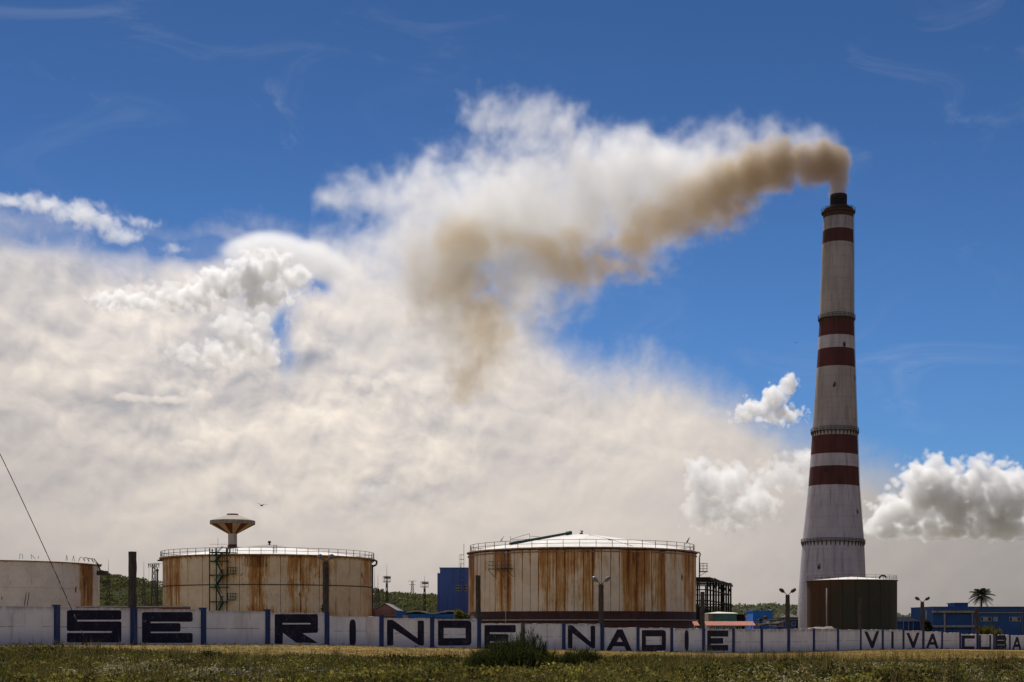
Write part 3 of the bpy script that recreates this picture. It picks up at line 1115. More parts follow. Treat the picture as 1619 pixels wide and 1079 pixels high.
m = MB(); m.lathe([(R3 + 0.02, H3 - 0.62), (R3 + 0.16, H3 - 0.60), (R3 + 0.16, H3 - 0.46), (R3 + 0.03, H3 - 0.44)], 128)
m.lathe([(R3 + 0.02, H3 - 0.10), (R3 + 0.30, H3 - 0.06), (R3 + 0.30, H3 + 0.12), (R3 - 0.6, H3 + 0.16)], 128); m.build("rim", M['rim'], t3)
cone_roof(t3, R3 + 0.05, H3 + 0.14, 3.0, M['roof'], 96, 1.25)
m = MB(); m.ring(R3 + 0.35, (HY - 980.5) * 208 / FPX - T3Z, 0.10, 96, 6); m.build("ring_pipe", M['frame'], t3)
railing(t3, R3 - 0.25, H3 + 0.16, 1.05, 46, M['galv'], 0.042)
# roof furniture
def t3p(px, py, back=0.0):
    """local point on tank 3 for a pixel, at depth 226+back"""
    p = at(px, py, 226 + back)
    return Vector((p.x - t3.location.x, back, p.z - T3Z))
m = MB(); m.tube(t3p(806, 860, -9), t3p(903, 842.5, -1.5), 0.20, 8); m.tube(t3p(895, 844, -1.8), t3p(903.5, 842.4, -1.5), 0.30, 8); m.build("roof_pipe", M['green'], t3)
m = MB()
for a, b in (((807, 853), (837, 844)), ((837, 844), (838, 853)), ((807, 848), (807, 857)), ((807, 853), (838, 853)), ((838, 848), (853, 849)), ((815, 858), (838, 852))):
    m.tube(t3p(*a, -8), t3p(*b, -8), 0.04, 4)
m.build("roof_frame", M['steel'], t3)
m = MB(); m.path([t3p(922, 845, -1), t3p(926, 852, -9), t3p(929.5, 862, -16), t3p(930, 870, -18.3), t3p(930, 880, -18.2)], 0.05, 4); m.build("roof_cable", M['steel'], t3)
m = MB(); m.path([t3p(931, 846, -3), t3p(965, 853, -9), t3p(1000, 864, -16)], 0.05, 4); m.build("roof_cable", M['steel'], t3)
m = MB(); m.box(t3p(964.5, 855, -10), (0.6, 0.5, 0.22)); m.tube(t3p(964.5, 857.5, -10), t3p(964.5, 855, -10), .12, 6); m.build("roof_vent", M['black'], t3)
m = MB(); m.tube(t3p(919, 845.5, 0), t3p(919, 842.5, 0), .25, 8); m.build("roof_vent", M['steel'], t3)
# inspection platform with its brackets, and drain pipe below
lad = MB()
c0 = t3p(790.5, 899.5, -13.6)
rad = Vector((c0.x, c0.y, 0)).normalized()
tang = Vector((-rad.y, rad.x, 0))
if tang.x < 0: tang = -tang
def onshell(dt, dr, z): return rad * (R3 + dr) + tang * dt + Vector((0, 0, z))
m = MB()
zz = c0.z
for q in np.linspace(0.15, 1.35, 6):
    m.tube(onshell(-1.9, q, zz), onshell(1.9, q, zz), .05, 4)
for dt in (-1.9, 0, 1.9):
    m.tube(onshell(dt, 0, zz), onshell(dt, 1.4, zz), .06, 4)
    m.tube(onshell(dt, 0, zz - 1.2), onshell(dt, 1.4, zz), .05, 4)
pf = m.build("platform", M['steel'], t3)
m = MB()
for h in (.55, 1.1):
    m.path([onshell(-1.9, 0.1, zz + h), onshell(-1.9, 1.35, zz + h), onshell(1.9, 1.35, zz + h), onshell(1.9, 0.1, zz + h)], .03, 4)
for dt in (-1.9, -0.9, 0, 0.9, 1.9):
    m.tube(onshell(dt, 1.35, zz), onshell(dt, 1.35, zz + 1.1), .03, 4)
m.build("railing", M['galv'], pf)
m = MB(); m.path([onshell(.9, .35, H3 - .3), onshell(.9, .35, zz - .2), onshell(.8, .35, 1.8), onshell(.8, .25, .8)], .07, 6)
m.tube(onshell(.8, .4, 2.3), onshell(.8, .4, .7), .11, 6); m.build("drain_pipe", M['frame'], t3)
# caged ladder on the left flank
def flank(px, dep): 
    return xat(px, dep) - t3.location.x
lx = -R3 - 0.75
m = MB()
for dy_ in (-.25, .25):
    m.tube((lx, dy_, 0.5), (lx, dy_, H3 + 1.6), .04, 4)
for k in range(44):
    m.tube((lx, -.25, .8 + k * .34), (lx, .25, .8 + k * .34), .025, 4)
ld = m.build("ladder", M['steel'], t3)
m = MB()
for k in range(16):
    z = 3.2 + k * .72
    m.path([(lx + .0, -.35, z), (lx - .45, -.4, z), (lx - .75, 0, z), (lx - .45, .4, z), (lx, .35, z)], .03, 4)
for q in ((-.45, -.4), (-.75, 0), (-.45, .4)):
    m.tube((lx + q[0], q[1], 3.2), (lx + q[0], q[1], 14.0), .025, 4)
m.build("cage", M['steel'], ld)
# right flank: down pipe and small platform
rx = R3 + .45
m = MB(); m.path([(rx - .6, -1, H3 - .1), (rx, -1, H3 + .25), (rx + .25, -1, H3 - .1), (rx + .1, -1, H3 - .6), (rx + .1, -1, 0.3)], .10, 6); m.build("down_pipe", M['steel'], t3)
zz = (HY - 904.5) * 226 / FPX - T3Z
m = MB(); m.box((rx + .7, -1, zz), (1.3, 1.2, .16)); m.tube((rx + .1, -1, zz - .7), (rx + 1.1, -1, zz - .1), .05, 4)
pf = m.build("platform", M['rim'], t3)
m = MB()
for h in (.45, .9, 1.3):
    m.path([(rx + .15, -1.55, zz + h), (rx + 1.3, -1.55, zz + h), (rx + 1.3, -.45, zz + h), (rx + .15, -.45, zz + h)], .03, 4)
for q in ((.15, -1.55), (.7, -1.55), (1.3, -1.55), (1.3, -.45), (.7, -.45)):
    m.tube((rx + q[0], q[1], zz), (rx + q[0], q[1], zz + 1.3), .03, 4)
m.build("railing", M['galv'], pf)

# --- left tank with the green stair
T2Z = -2.6
t2 = thing("storage_tank", "pale plated storage tank with rust runs and a green stair tower, left of centre", "storage tank", (xat(424.6, 235), 235, T2Z), 0, "storage tanks behind the wall")
R2, H2 = 17.0, 10.97 - T2Z
zb2 = 1.36 - T2Z
zm2 = 6.35 - T2Z
m = MB(); m.lathe([(R2 - 0.09, 0), (R2 - 0.09, H2)], 128); m.build("inner_shell", M['seam'], t2)
RUST2 = [(-90, .45), (-72, .5), (-50, .62), (-40, .40), (-34, .10), (-25, .05), (-18, .18), (-13, .45), (-8, .22), (-3, .25), (2, .75), (7, .68), (11, .22), (18, .28), (22, .68), (30, .55), (37, .42), (43, .60), (50, .30), (60, .12), (72, .40), (90, .6), (180, .4)]
RUST2 = [(-180, .4)] + RUST2
M['shell2'] = rusty_shell("plated_shell", (0.71, 0.61, 0.46), (0.62, 0.51, 0.37), t2.location.x, 235, R2, zb2 + T2Z, H2 + T2Z, RUST2, 34, gradient=0.24, stretch=0.06, low=.26, lift=.11)
def rust2(a, rr):
    return .5 + rr.uniform(-.10, .10)
plates(t2, "shell_plate", M['shell2'], R2, 34, zm2 + 0.03, H2 - 0.05, rust2, 4)
plates(t2, "shell_plate", M['shell2'], R2 - 0.01, 34, zb2, zm2 - 0.03, rust2, 4)
m = MB(); m.lathe([(R2 + 0.01, 0), (R2 + 0.01, zb2 - 0.03), (R2 - 0.1, zb2 - 0.02)], 128); m.build("base_band", M['tankbase'], t2)
m = MB(); m.lathe([(R2 + 0.0, zm2 - 0.07), (R2 + 0.09, zm2 - 0.06), (R2 + 0.09, zm2 + 0.06), (R2, zm2 + 0.07)], 128); m.build("stiffener_ring", M['steel'], t2)
m = MB(); m.lathe([(R2 + 0.02, H2 - 0.16), (R2 + 0.55, H2 - 0.10), (R2 + 0.60, H2 + 0.06), (R2 - 0.5, H2 + 0.10)], 128); m.build("rim", M['rim'], t2)
m = MB()
for k in range(90):
    a = k * 2 * math.pi / 90
    m.beam((R2 * math.cos(a), R2 * math.sin(a), H2 - .5), ((R2 + .5) * math.cos(a), (R2 + .5) * math.sin(a), H2 - .12), .05)
o = m.build("rim_bracket", M['steel'], t2)
cone_roof(t2, R2 - 0.1, H2 + 0.08, 2.25, M['roof'], 96, 1.2)
railing(t2, R2 + 0.35, H2 + 0.06, 1.0, 60, M['galv'], 0.042)
def t2p(px, py, back=0.0):
    p = at(px, py, 235 + back)
    return Vector((p.x - t2.location.x, back, p.z - T2Z))
m = MB(); m.tube(t2p(426, 864, -1), t2p(426, 858.5, -1), .14, 8); m.tube(t2p(426, 858.6, -1), t2p(426, 857.6, -1), .32, 8); m.tube(t2p(426, 857.4, -1), t2p(426, 855.6, -1), .22, 8); m.build("roof_vent", M['black'], t2)
m = MB(); m.lathe([(5.6, H2 + 1.78), (0.1, H2 + 2.5)], 48); m.build("roof_cap", M['asbestos'], t2)
m = MB()
for px in (433, 437.5):
    m.tube(t2p(px, 874.5, -16.5), t2p(px, 861.5, -16.5), .05, 4)
for py in np.linspace(863, 874, 6):
    m.tube(t2p(433, py, -16.5), t2p(437.5, py, -16.5), .03, 4)
m.build("roof_ladder", M['steel'], t2)
# flank pipe at right with valve stub
m = MB(); m.path([(R2 + .3, -1, H2 - .1), (R2 + 1.0, -1, H2 - .3), (R2 + .9, -1, H2 - .9), (R2 + .25, -1, H2 - 1.2)], .16, 6); m.tube((R2 + .3, -1.2, H2 - .9), (R2 + .3, -1.2, .3), .13, 6); m.build("down_pipe", M['steel'], t2)
m = MB(); m.box((-R2 - .5, -1, H2 - .2), (1.0, 1.0, .22)); m.build("side_platform", M['steel'], t2)
m = MB(); m.path([t2p(371.5, 907, -16.1), t2p(371.5, 925, -16.3), t2p(371.5, 966, -16.3)], .06, 5)
m.path([t2p(366.5, 879, -16.2), t2p(366.5, 924, -16.2)], .05, 5); m.build("conduit", M['steel'], t2)
m = MB(); m.box(t2p(380, 909.5, -16.9), (.5, .35, .3)); m.tube(t2p(377.5, 909.5, -16.0), t2p(380, 909.5, -16.9), .05, 5); m.build("flood_light", M['frame'], t2)
m = MB(); m.lathe([(2.6, 0), (2.6, .1)], 4)
# hanging cage basket in the middle
m = MB()
for q in range(9):
    a = math.radians(-90 + (q - 4) * 1.35 + 3.2)
    m.path([(R2 * math.cos(a) * 1.004, R2 * math.sin(a) * 1.004, H2 - .3), ((R2 + .5) * math.cos(a), (R2 + .5) * math.sin(a), H2 - 1.2 - .5 * math.sin(q / 8 * math.pi)), (R2 * math.cos(a) * 1.004, R2 * math.sin(a) * 1.004, H2 - 1.9)], .035, 4)
m.build("ladder_basket", M['steel'], t2)

# green stair tower standing against tank 2
sx0, sx1 = xat(333.5, 218.5), xat(360.8, 218.5)
ST = thing("stair_tower", "green steel stair tower standing against the pale plated tank", "stair tower", ((sx0 + sx1) / 2, 218.5, -2.6))
sw = sx1 - sx0
sd = 1.9
zl = [(HY - q) * 218.5 / FPX + 2.6 for q in (1003, 978, 952, 929, 910, 888, 874)]
ztop = (HY - 867.5) * 218.5 / FPX + 2.6
for (ax, ay) in ((-1, -1), (1, -1), (-1, 1), (1, 1), (-.22, -1)):
    m = MB(); m.box((ax * sw / 2, ay * sd / 2, ztop / 2), (.16, .16, ztop)); m.build("column", M['green'], ST)
for j, z in enumerate(zl[1:]):
    m = MB()
    for ay in (-1, 1):
        m.beam((-sw / 2, ay * sd / 2, z), (sw / 2, ay * sd / 2, z), .16)
    for ax in (-1, 1):
        m.beam((ax * sw / 2, -sd / 2, z), (ax * sw / 2, sd / 2, z), .16)
    m.build("landing_frame", M['green'], ST)
    m = MB(); sgn = 1 if j % 2 else -1
    for k in range(6):
        m.box((sgn * (sw / 2 - .12 - k * .18), 0, z + .06), (.12, sd, .03))
    m.build("landing", M['green'], ST)
for j in range(len(zl) - 1):
    z0_, z1_ = zl[j], zl[j + 1]
    sgn = 1 if j % 2 else -1
    y_ = -sd / 4 if j % 2 else sd / 4
    xa, xb = sgn * (sw / 2 - 1.0) * -1 * 1.0, sgn * (sw / 2 - .9)
    xa, xb = (-sgn) * (-(sw / 2 - .75)) * -1, sgn * (sw / 2 - .75)
    m = MB()
    for q in (-.38, .38):
        m.beam((xa, y_ + q, z0_), (xb, y_ + q, z1_), .16)
        m.tube((xa, y_ + q, z0_ + .95), (xb, y_ + q, z1_ + .95), .05, 4)
    fl = m.build("stair_flight", M['green'], ST)
    st_me = MB(); st_me.box((0, 0, 0), (.24, .74, .03)); st_me = st_me.mesh("step", M['green'])
    ns = max(3, int((z1_ - z0_) / .27))
    for k in range(ns):
        f = (k + .5) / ns
        inst("step", st_me, fl, (xa + (xb - xa) * f, y_, z0_ + (z1_ - z0_) * f))
for z in (zl[6], zl[4] + .2, zl[2] + .3):
    m = MB()
    m.box((sw / 2 + .65, 0, z), (1.3, sd * .8, .06))
    for h in (.5, 1.0):
        m.path([(sw / 2, -sd * .4, z + h), (sw / 2 + 1.3, -sd * .4, z + h), (sw / 2 + 1.3, sd * .4, z + h)], .05, 4)
    for q in (.1, .5, .9, 1.3):
        m.tube((sw / 2 + q, -sd * .4, z), (sw / 2 + q, -sd * .4, z + 1), .05, 4)
    m.build("side_landing", M['green'], ST)
m = MB()
for h in (.55, 1.1):
    m.path([(-sw / 2, -sd / 2, ztop - .5 + h), (sw / 2, -sd / 2, ztop - .5 + h)], .03, 4)
m.tube((-.25, 0, ztop - .5), (-.25, 0, ztop + 1.6), .03, 4); m.build("top_railing", M['galv'], ST)

# --- tank at the left edge
T1Z = -2.4
t1 = thing("storage_tank", "greyish white storage tank cut by the left edge, with broken roof rail", "storage tank", (xat(-15.5, 230), 230, T1Z), 0, "storage tanks behind the wall")
R1, H1 = 17.0, 9.9 - T1Z
m = MB(); m.lathe([(R1 - 0.06, 0), (R1 - 0.06, H1)], 128); m.build("inner_shell", M['seam'], t1)
M['shell1'] = rusty_shell("grey_white_shell", (0.80, 0.76, 0.74), (0.70, 0.66, 0.63), t1.location.x, 230, R1, T1Z, H1 + T1Z,
                          [(-180, .2), (-90, .0), (-10, -.05), (22, .12), (26, -.05), (56, -.1), (66, .15), (72, .7), (80, .95), (90, .4), (180, .3)], 40, gradient=0.35, stretch=0.05)
def rust1(a, rr):
    return .5 + rr.uniform(-.06, .06)
for (a, b) in ((0.2, H1 * .34), (H1 * .34 + .02, H1 * .67), (H1 * .67 + .02, H1 - .05)):
    me_phase = 0.5 if a > 2 and a < 6 else 0.0
    dphi = 2 * math.pi / 40
    me = arc_plate(R1, dphi, a, b, 3, .05, .004).mesh("shell_plate", M['shell1'])
    rr = random.Random(9)
    for k in range(40):
        an = (k + me_phase) * dphi
        o = inst("shell_plate", me, t1, (0, 0, 0), an)
        v = rust1((an + math.pi) % (2 * math.pi) - math.pi, rr)
        o.color = (v, v, v, 1)
m = MB(); m.lathe([(R1 + 0.01, H1 - 0.12), (R1 + 0.28, H1 - 0.08), (R1 + 0.28, H1 + 0.06), (R1 - 0.4, H1 + 0.08)], 128); m.build("rim", M['rim'], t1)
cone_roof(t1, R1 - 0.3, H1 + 0.02, 0.25, M['roof'], 64)
def t1p(px, py, back):
    p = at(px, py, 230 + back)
    return Vector((p.x - t1.location.x, back, p.z - T1Z))
m = MB()
for (a, b) in (((31, 884), (31.5, 876)), ((31.5, 876), (35.5, 877)), ((35.5, 877), (36, 884)), ((49, 877), (50, 884)), ((49, 877), (56, 884)), ((60.5, 884), (61, 879)), ((104, 887), (105.5, 878)), ((105.5, 878), (107, 887)), ((114, 887), (117, 879)), ((116, 879), (118, 888))):
    m.tube(t1p(a[0], a[1], -15.5), t1p(b[0], b[1], -15.5), .035, 4)
rq = random.Random(5)
pts = [(124, 888), (127, 881), (131, 882), (134, 888), (133, 882), (137, 882), (141, 889), (140, 883), (144, 884), (148, 890), (146, 884), (149, 884.5), (151, 891)]
for a, b in zip(pts[:-1], pts[1:]):
    m.tube(t1p(a[0], a[1], -9), t1p(b[0], b[1], -9), .045, 4)
m.path([t1p(133, 882, -9), t1p(149, 884, -9), t1p(157, 894, -4)], .05, 4)
m.build("broken_railing", M['steel'], t1)
m = MB()
m.path([t1p(153, 890, -3), t1p(157, 898, -1), t1p(160, 907, -1)], .13, 5)
m.box(t1p(162, 906.5, -1), (1.5, 1.4, .7)); m.path([t1p(155, 904, -1), t1p(160, 902, -1), t1p(168, 904, -1), t1p(169, 909, -1)], .07, 5)
m.box(t1p(157.5, 893.5, -2), (.6, .6, .2)); m.build("side_platform", M['steel'], t1)
m = MB()
for px in (38.5, 43):
    m.tube(t1p(px + 3, 937, -17.3), t1p(px, 958, -17.4), .06, 5)
m.build("fill_pipes", M['steel'], t1)

# --- dark olive tank in front of the chimney
T4Z = -2.7
t4 = thing("storage_tank", "small dark olive tank standing in front of the chimney foot", "storage tank", (xat(1346.5, 194), 194, T4Z), 0, "storage tanks behind the wall")
R4, H4 = 6.0, 6.12 - T4Z
m = MB(); m.lathe([(R4 - 0.06, 0), (R4 - 0.06, H4)], 96); m.build("inner_shell", M['seam'], t4)
def dark_shell():
    mat, T, b = pbr("dark_olive_shell", 0.8, 0.2)
    x, y, z = T.xyz(world_pos(T))
    ang = T.m('ARCTAN2', T.sub(x, t4.location.x), T.sub(194.0, y))
    arc = T.mul(ang, R4)
    s1 = T.noise(T.comb(arc, T.mul(z, .08), 2.0), 1.1, 4, .65)
    s2 = T.noise(T.comb(arc, T.mul(z, .5), 5.0), 2.5, 5, .65)
    left = T.mr(ang, -1.2, .4, 1.0, 0.0)
    k = T.add(T.mul(T.sub(s1, .5), 1.3), T.add(T.mul(left, .55), T.mul(T.mr(z, 2, 6.5), .22)))
    c = T.mix(s2, (.040, .042, .032), (.028, .031, .026))
    c = T.mix(T.ss(k, .15, .75), c, T.mix(s2, (.085, .045, .022), (.055, .026, .016)))
    T.put(b.inputs['Base Color'], c)
    bump(T, b, s2, .25, .03)
    return mat
M['darktank'] = dark_shell()
def rust4(a, rr):
    return .5
plates(t4, "shell_plate", M['darktank'], R4, 22, 0.1, H4 - 0.05, rust4, 3)
m = MB(); m.lathe([(R4 + 0.01, H4 - 0.08), (R4 + 0.14, H4 - 0.04), (R4 + 0.14, H4 + 0.05), (R4 - 0.3, H4 + 0.07)], 96); m.build("rim", M['tankbase'], t4)
cone_roof(t4, R4 - 0.05, H4 + 0.06, 0.55, M['roof'], 64)
railing(t4, R4 - 0.05, H4 + 0.06, 0.62, 30, M['galv'], 0.02)
m = MB(); m.path([(2.9, -3.5, H4 + .1), (2.9, -3.5, H4 + .45), (3.2, -3.5, H4 + .65), (3.6, -3.5, H4 + .6), (3.8, -3.5, H4 + .35)], .11, 6); m.build("roof_vent", M['black'], t4)
m = MB(); m.tube((xat(1308, 188.5) - t4.location.x, -R4 * .86, 0), (xat(1308, 188.5) - t4.location.x, -R4 * .86, H4 - 1.1), .09, 6)
m.build("down_pipe", M['ledge'], t4)

# ------------------------------------------------------------------ chimney
CHD = 330.0
KC2 = CHD / FPX
ch = thing("striped_chimney", "tall tapering concrete chimney with red and white bands and four galleries", "chimney", (xat(1314.5, CHD), CHD, zat(990, CHD) - 3.0))
ch.rotation_euler = (0, math.radians(0.93), 0)
def paint_band(name, c1, c2, dirt):
    mat, T, b = pbr(name, 0.85, 0.2)
    p = world_pos(T)
    n1 = T.noise(T.v('MULTIPLY', p, (1, 1, .35)), .35, 6, .62)
    n2 = T.noise(T.v('MULTIPLY', p, (1, 1, .05)), 1.6, 4, .6)
    n3 = T.noise(p, 3, 4, .7)
    x, y, z = T.xyz(p)
    lift = T.m('ABSOLUTE', T.sub(T.m('FRACT', T.mul(z, 0.4)), 0.5))     # cast lifts 2.5 m high
    c = T.mix(T.ss(n1, .35, .65), c1, c2)
    c = T.mix(T.mul(T.ss(n2, .50, .75), .55), c, dirt)
    c = T.mix(T.mul(T.ss(lift, .45, .495), .22), c, dirt)
    c = T.mix(T.mul(T.ss(T.noise(T.v('MULTIPLY', p, (1, 1, .12)), .7, 5, .65), .48, .75), .4), c, dirt)
    c = T.mix(T.mul(T.ss(T.add(z, T.mul(n2, 10)), 88, 108), .65), c, (.04, .032, .03))
    sp = T.voro(T.v('MULTIPLY', p, (1, 1, .55)), .30, 'F1')
    c = T.mix(T.mul(T.ss(sp, .16, .09), T.ss(n1, .45, .52)), c, (.03, .025, .025))
    T.put(b.inputs['Base Color'], c)
    bump(T, b, n3, .3, .05)
    return mat
M['chred'] = paint_band("chimney_red", (.092, .032, .031), (.072, .027, .028), (.04, .015, .018))
M['chwhite'] = paint_band("chimney_white", (.44, .42, .475), (.37, .35, .40), (.13, .10, .10))
M['chgrey'] = paint_band("chimney_grey", (.36, .335, .335), (.30, .275, .28), (.10, .08, .07))
PROF = [(335, 46), (366, 47.2), (400, 49.2), (450, 51), (505, 53), (554, 56.5), (583, 59.5), (640, 65), (690, 70.5), (740, 75.5), (770, 79), (815, 87), (857, 95), (915, 101.5), (975, 107.5), (990, 109), (1012, 111)]
def chr_(py): return float(np.interp(py, [q[0] for q in PROF], [q[1] for q in PROF])) / 2 * KC2
def chz(py): return (990 - py) * KC2 + 3.0
def band(py0, py1, mat, label, name="painted_band"):
    m = MB()
    n = max(1, int((py1 - py0) / 12))
    pr = [(chr_(py1 + (py0 - py1) * k / n), chz(py1 + (py0 - py1) * k / n)) for k in range(n + 1)]
    m.lathe(pr, 96)
    o = m.build(name, mat, ch)
    o['label'] = label
    return o
B = [(333, 346, 'chred', "red band at the head"), (346, 366, 'chwhite', "uppermost white band"), (366, 387, 'chred', "second red band from the top"), (387, 506, 'chgrey', "grey white upper shaft"),
     (506, 534, 'chred', "red band under the second gallery"), (534, 554, 'chwhite', "white band between two red bands"), (554, 583, 'chred', "fourth red band from the top"),
     (583, 691, 'chgrey', "grey white middle shaft"), (691, 720.5, 'chred', "red band under the third gallery"), (720.5, 740, 'chwhite', "low white band between red bands"),
     (740, 770, 'chred', "lowest red band"), (770, 1012, 'chwhite', "white lower shaft")]
for a, b, mt, lb in B:
    band(a, b, M[mt], lb)
# head: dark shoulder and black flue
m = MB()
m.lathe([(chr_(335), chz(333)), (22.5 * KC2, chz(331)), (19 * KC2, chz(329)), (14.5 * KC2, chz(327.5)), (13.2 * KC2, chz(327))], 64)
m.build("shoulder", M['chred'], ch)
m = MB()
m.lathe([(13.2 * KC2, chz(327.5)), (13.2 * KC2, chz(311)), (12.6 * KC2, chz(308.5)), (11.5 * KC2, chz(308.5)), (11.0 * KC2, chz(325))], 48)
m.build("flue", M['black'], ch)
m = MB()
for k in range(8):
    a = k * math.pi / 4 + .3
    m.tube((22 * KC2 * math.cos(a), 22 * KC2 * math.sin(a), chz(332)), (22 * KC2 * math.cos(a), 22 * KC2 * math.sin(a), chz(327.5)), .06, 5)
m.build("lightning_rod", M['steel'], ch)
def gallery(py, wid_px, nposts, hpx=6.5, brk=12, label=None, round_ends=False):
    R = chr_(py)
    z = chz(py)
    w = wid_px * KC2
    h = hpx * KC2
    m = MB(); m.lathe([(R - .1, z - .12), (R + w, z - .10), (R + w, z + .06), (R - .1, z + .06)], 72, smooth=False)
    g = m.build("gallery", M['steel'], ch)
    if label: g['label'] = label
    m = MB()
    for q in (.5, 1.0):
        m.ring(R + w - .05, z + h * q, .05, 72, 4)
    m.build("handrail", M['steel'], g)
    pm = MB(); pm.tube((0, 0, 0), (0, 0, h), .045, 4); me = pm.mesh("rail_post", M['steel'])
    bm_ = MB(); bm_.tube((0, 0, 0), (-w, 0, -brk * KC2 * .5), .10, 4); bm_.tube((-w - .02, 0, 0), (-w - .02, 0, -brk * KC2 * .9), .17, 4); mb = bm_.mesh("bracket", M['steel'])
    for k in range(nposts):
        a = 2 * math.pi * k / nposts
        inst("rail_post", me, g, ((R + w - .05) * math.cos(a), (R + w - .05) * math.sin(a), z), a)
        inst("bracket", mb, g, ((R + w - .05) * math.cos(a), (R + w - .05) * math.sin(a), z - .1), a)
gallery(337, 3.4, 20, 6, 5, "topmost gallery round the chimney head")
gallery(505.5, 2.6, 28, 6, 8, "second gallery of the chimney")
gallery(684, 2.6, 36, 6, 12, "third gallery of the chimney")
gallery(858, 2.4, 44, 4.5, 14, "lowest gallery of the chimney")
# climbing ladder hidden on the far side, a thin line on the right
m = MB()
a = math.radians(-30)
for q in (-.22, .22):
    pts = [((chr_(p) + .25) * math.cos(a) - q * math.sin(a), (chr_(p) + .25) * math.sin(a) + q * math.cos(a), chz(p)) for p in (1000, 915, 857, 770, 690, 583, 505, 400, 338)]
    m.path(pts, .04, 4)
m.build("ladder", M['chgrey'], ch)

# ------------------------------------------------------------------ water tower
WD = 300.0
kw = WD / FPX
wt = thing("water_tower", "mushroom shaped water tower with red and cream segments rising behind the left rusty tank", "water tower", (xat(367.7, WD), WD, -3.0))
M['cream'] = painted("cream_paint", (.38, .33, .26), (.30, .26, .21), dirt=(.12, .08, .06), dirt_amt=.5, streak=.3, scale=.8)
M['wtred'] = painted("tower_red_paint", (.12, .025, .022), (.09, .02, .02), dirt=(.04, .015, .012), scale=.8)
wz = lambda py: zat(py, WD) + 3.0
m = MB(); m.lathe([(7.0 * kw, 0), (7.0 * kw, wz(867))], 32); m.build("stem", M['cream'], wt)
m = MB(); m.lathe([(7.05 * kw, wz(867)), (7.05 * kw, wz(861.2))], 32); o = m.build("stem_band", M['wtred'], wt)
m = MB(); m.lathe([(7.0 * kw, wz(861.2)), (7.0 * kw, wz(845)), (7.6 * kw, wz(844.2))], 32); m.build("stem", M['chwhite'], wt)
NS = 16
for k in range(NS):
    m = MB(); m.lathe([(7.6 * kw, wz(844.2)), (34.2 * kw, wz(829.6))], 3, 2 * math.pi * (k - .5) / NS - math.pi / 2, 2 * math.pi * (k + .5) / NS - math.pi / 2)
    o = m.build("bowl_segment", M['wtred'] if k % 2 == 0 else M['cream'], wt)
    o['label'] = "red bowl segment" if k % 2 == 0 else "cream bowl segment"
m = MB(); m.lathe([(34.2 * kw, wz(829.6)), (35.3 * kw, wz(829.3)), (35.3 * kw, wz(824)), (34.6 * kw, wz(823.4))], 64, smooth=False); m.build("rim", M['ledge'], wt)
m = MB(); m.lathe([(34.6 * kw, wz(823.4)), (20 * kw, wz(818.6)), (8.5 * kw, wz(814.6))], 64); m.build("roof", M['cream'], wt)
m = MB(); m.lathe([(8.9 * kw, wz(815.2)), (8.9 * kw, wz(812.8)), (.1, wz(812.4))], 32, smooth=False); m.build("cap", M['wtred'], wt)

# ------------------------------------------------------------------ buildings behind the wall
GZ = -2.8
def bld(name, label, px0, px1, top, dist, depth, mat, cat="building", group=None, z0=GZ):
    """box building: front face at depth dist between two pixel columns, roof edge at row top"""
    x0, x1, zt = xat(px0, dist), xat(px1, dist), zat(top, dist)
    t = thing(name, label, cat, ((x0 + x1) / 2, dist, z0), 0, group)
    m = MB(); m.box2((-(x1 - x0) / 2, 0, 0), ((x1 - x0) / 2, depth, zt - z0)); m.build("walls", mat, t)
    return t, (x1 - x0) / 2, zt - z0

def window(t, x0, x1, z0, z1, y=0.0, frame=True, bars=1, gl='window'):
    m = MB()
    w = .07
    m.box2((x0 - w, y - .06, z0 - w), (x1 + w, y - .002, z0)); m.box2((x0 - w, y - .06, z1), (x1 + w, y - .002, z1 + w))
    m.box2((x0 - w, y - .06, z0), (x0, y - .002, z1)); m.box2((x1, y - .06, z0), (x1 + w, y - .002, z1))
    for k in range(bars):
        xx = x0 + (x1 - x0) * (k + 1) / (bars + 1)
        m.box2((xx - .03, y - .05, z0), (xx + .03, y - .004, z1))
    o = m.build("window", M['frame'], t)
    m = MB(); m.box2((x0, y - .02, z0), (x1, y - .003, z1)); m.build("pane", M[gl], o)
    return o

# tall blue block between the two big tanks
bd = 275.0
t, hw, h = bld("blue_block", "tall plain dark blue building between the two rusty tanks", 695.5, 752, 899, bd, 14, M['navywall'])
kx = lambda px, d_, t_: xat(px, d_) - t_.location.x
kz = lambda py, d_: zat(py, d_) - GZ
m = MB(); m.box2((-hw - .12, -.12, h), (hw + .12, 14.1, h + .18)); m.build("roof_edge", M['navywall'], t)
for a, b in ((721.5, 729), (733.5, 737.5)):
    for (c, d_) in ((934, 930.6), (929.6, 926)):
        window(t, kx(a, bd, t), kx(b, bd, t), kz(c, bd), kz(d_, bd), bars=1 if b - a > 5 else 0)
m = MB(); m.box2((-hw - .5, .2, 0), (-hw, .8, h - .9)); m.build("corner_duct", M['navywall'], t)
rr = random.Random(4)
m = MB(); m.tube((hw * .15, 1, h + .1), (hw * .15, 1, h + .7), .05, 5); m.build("roof_mast", M['steel'], t)

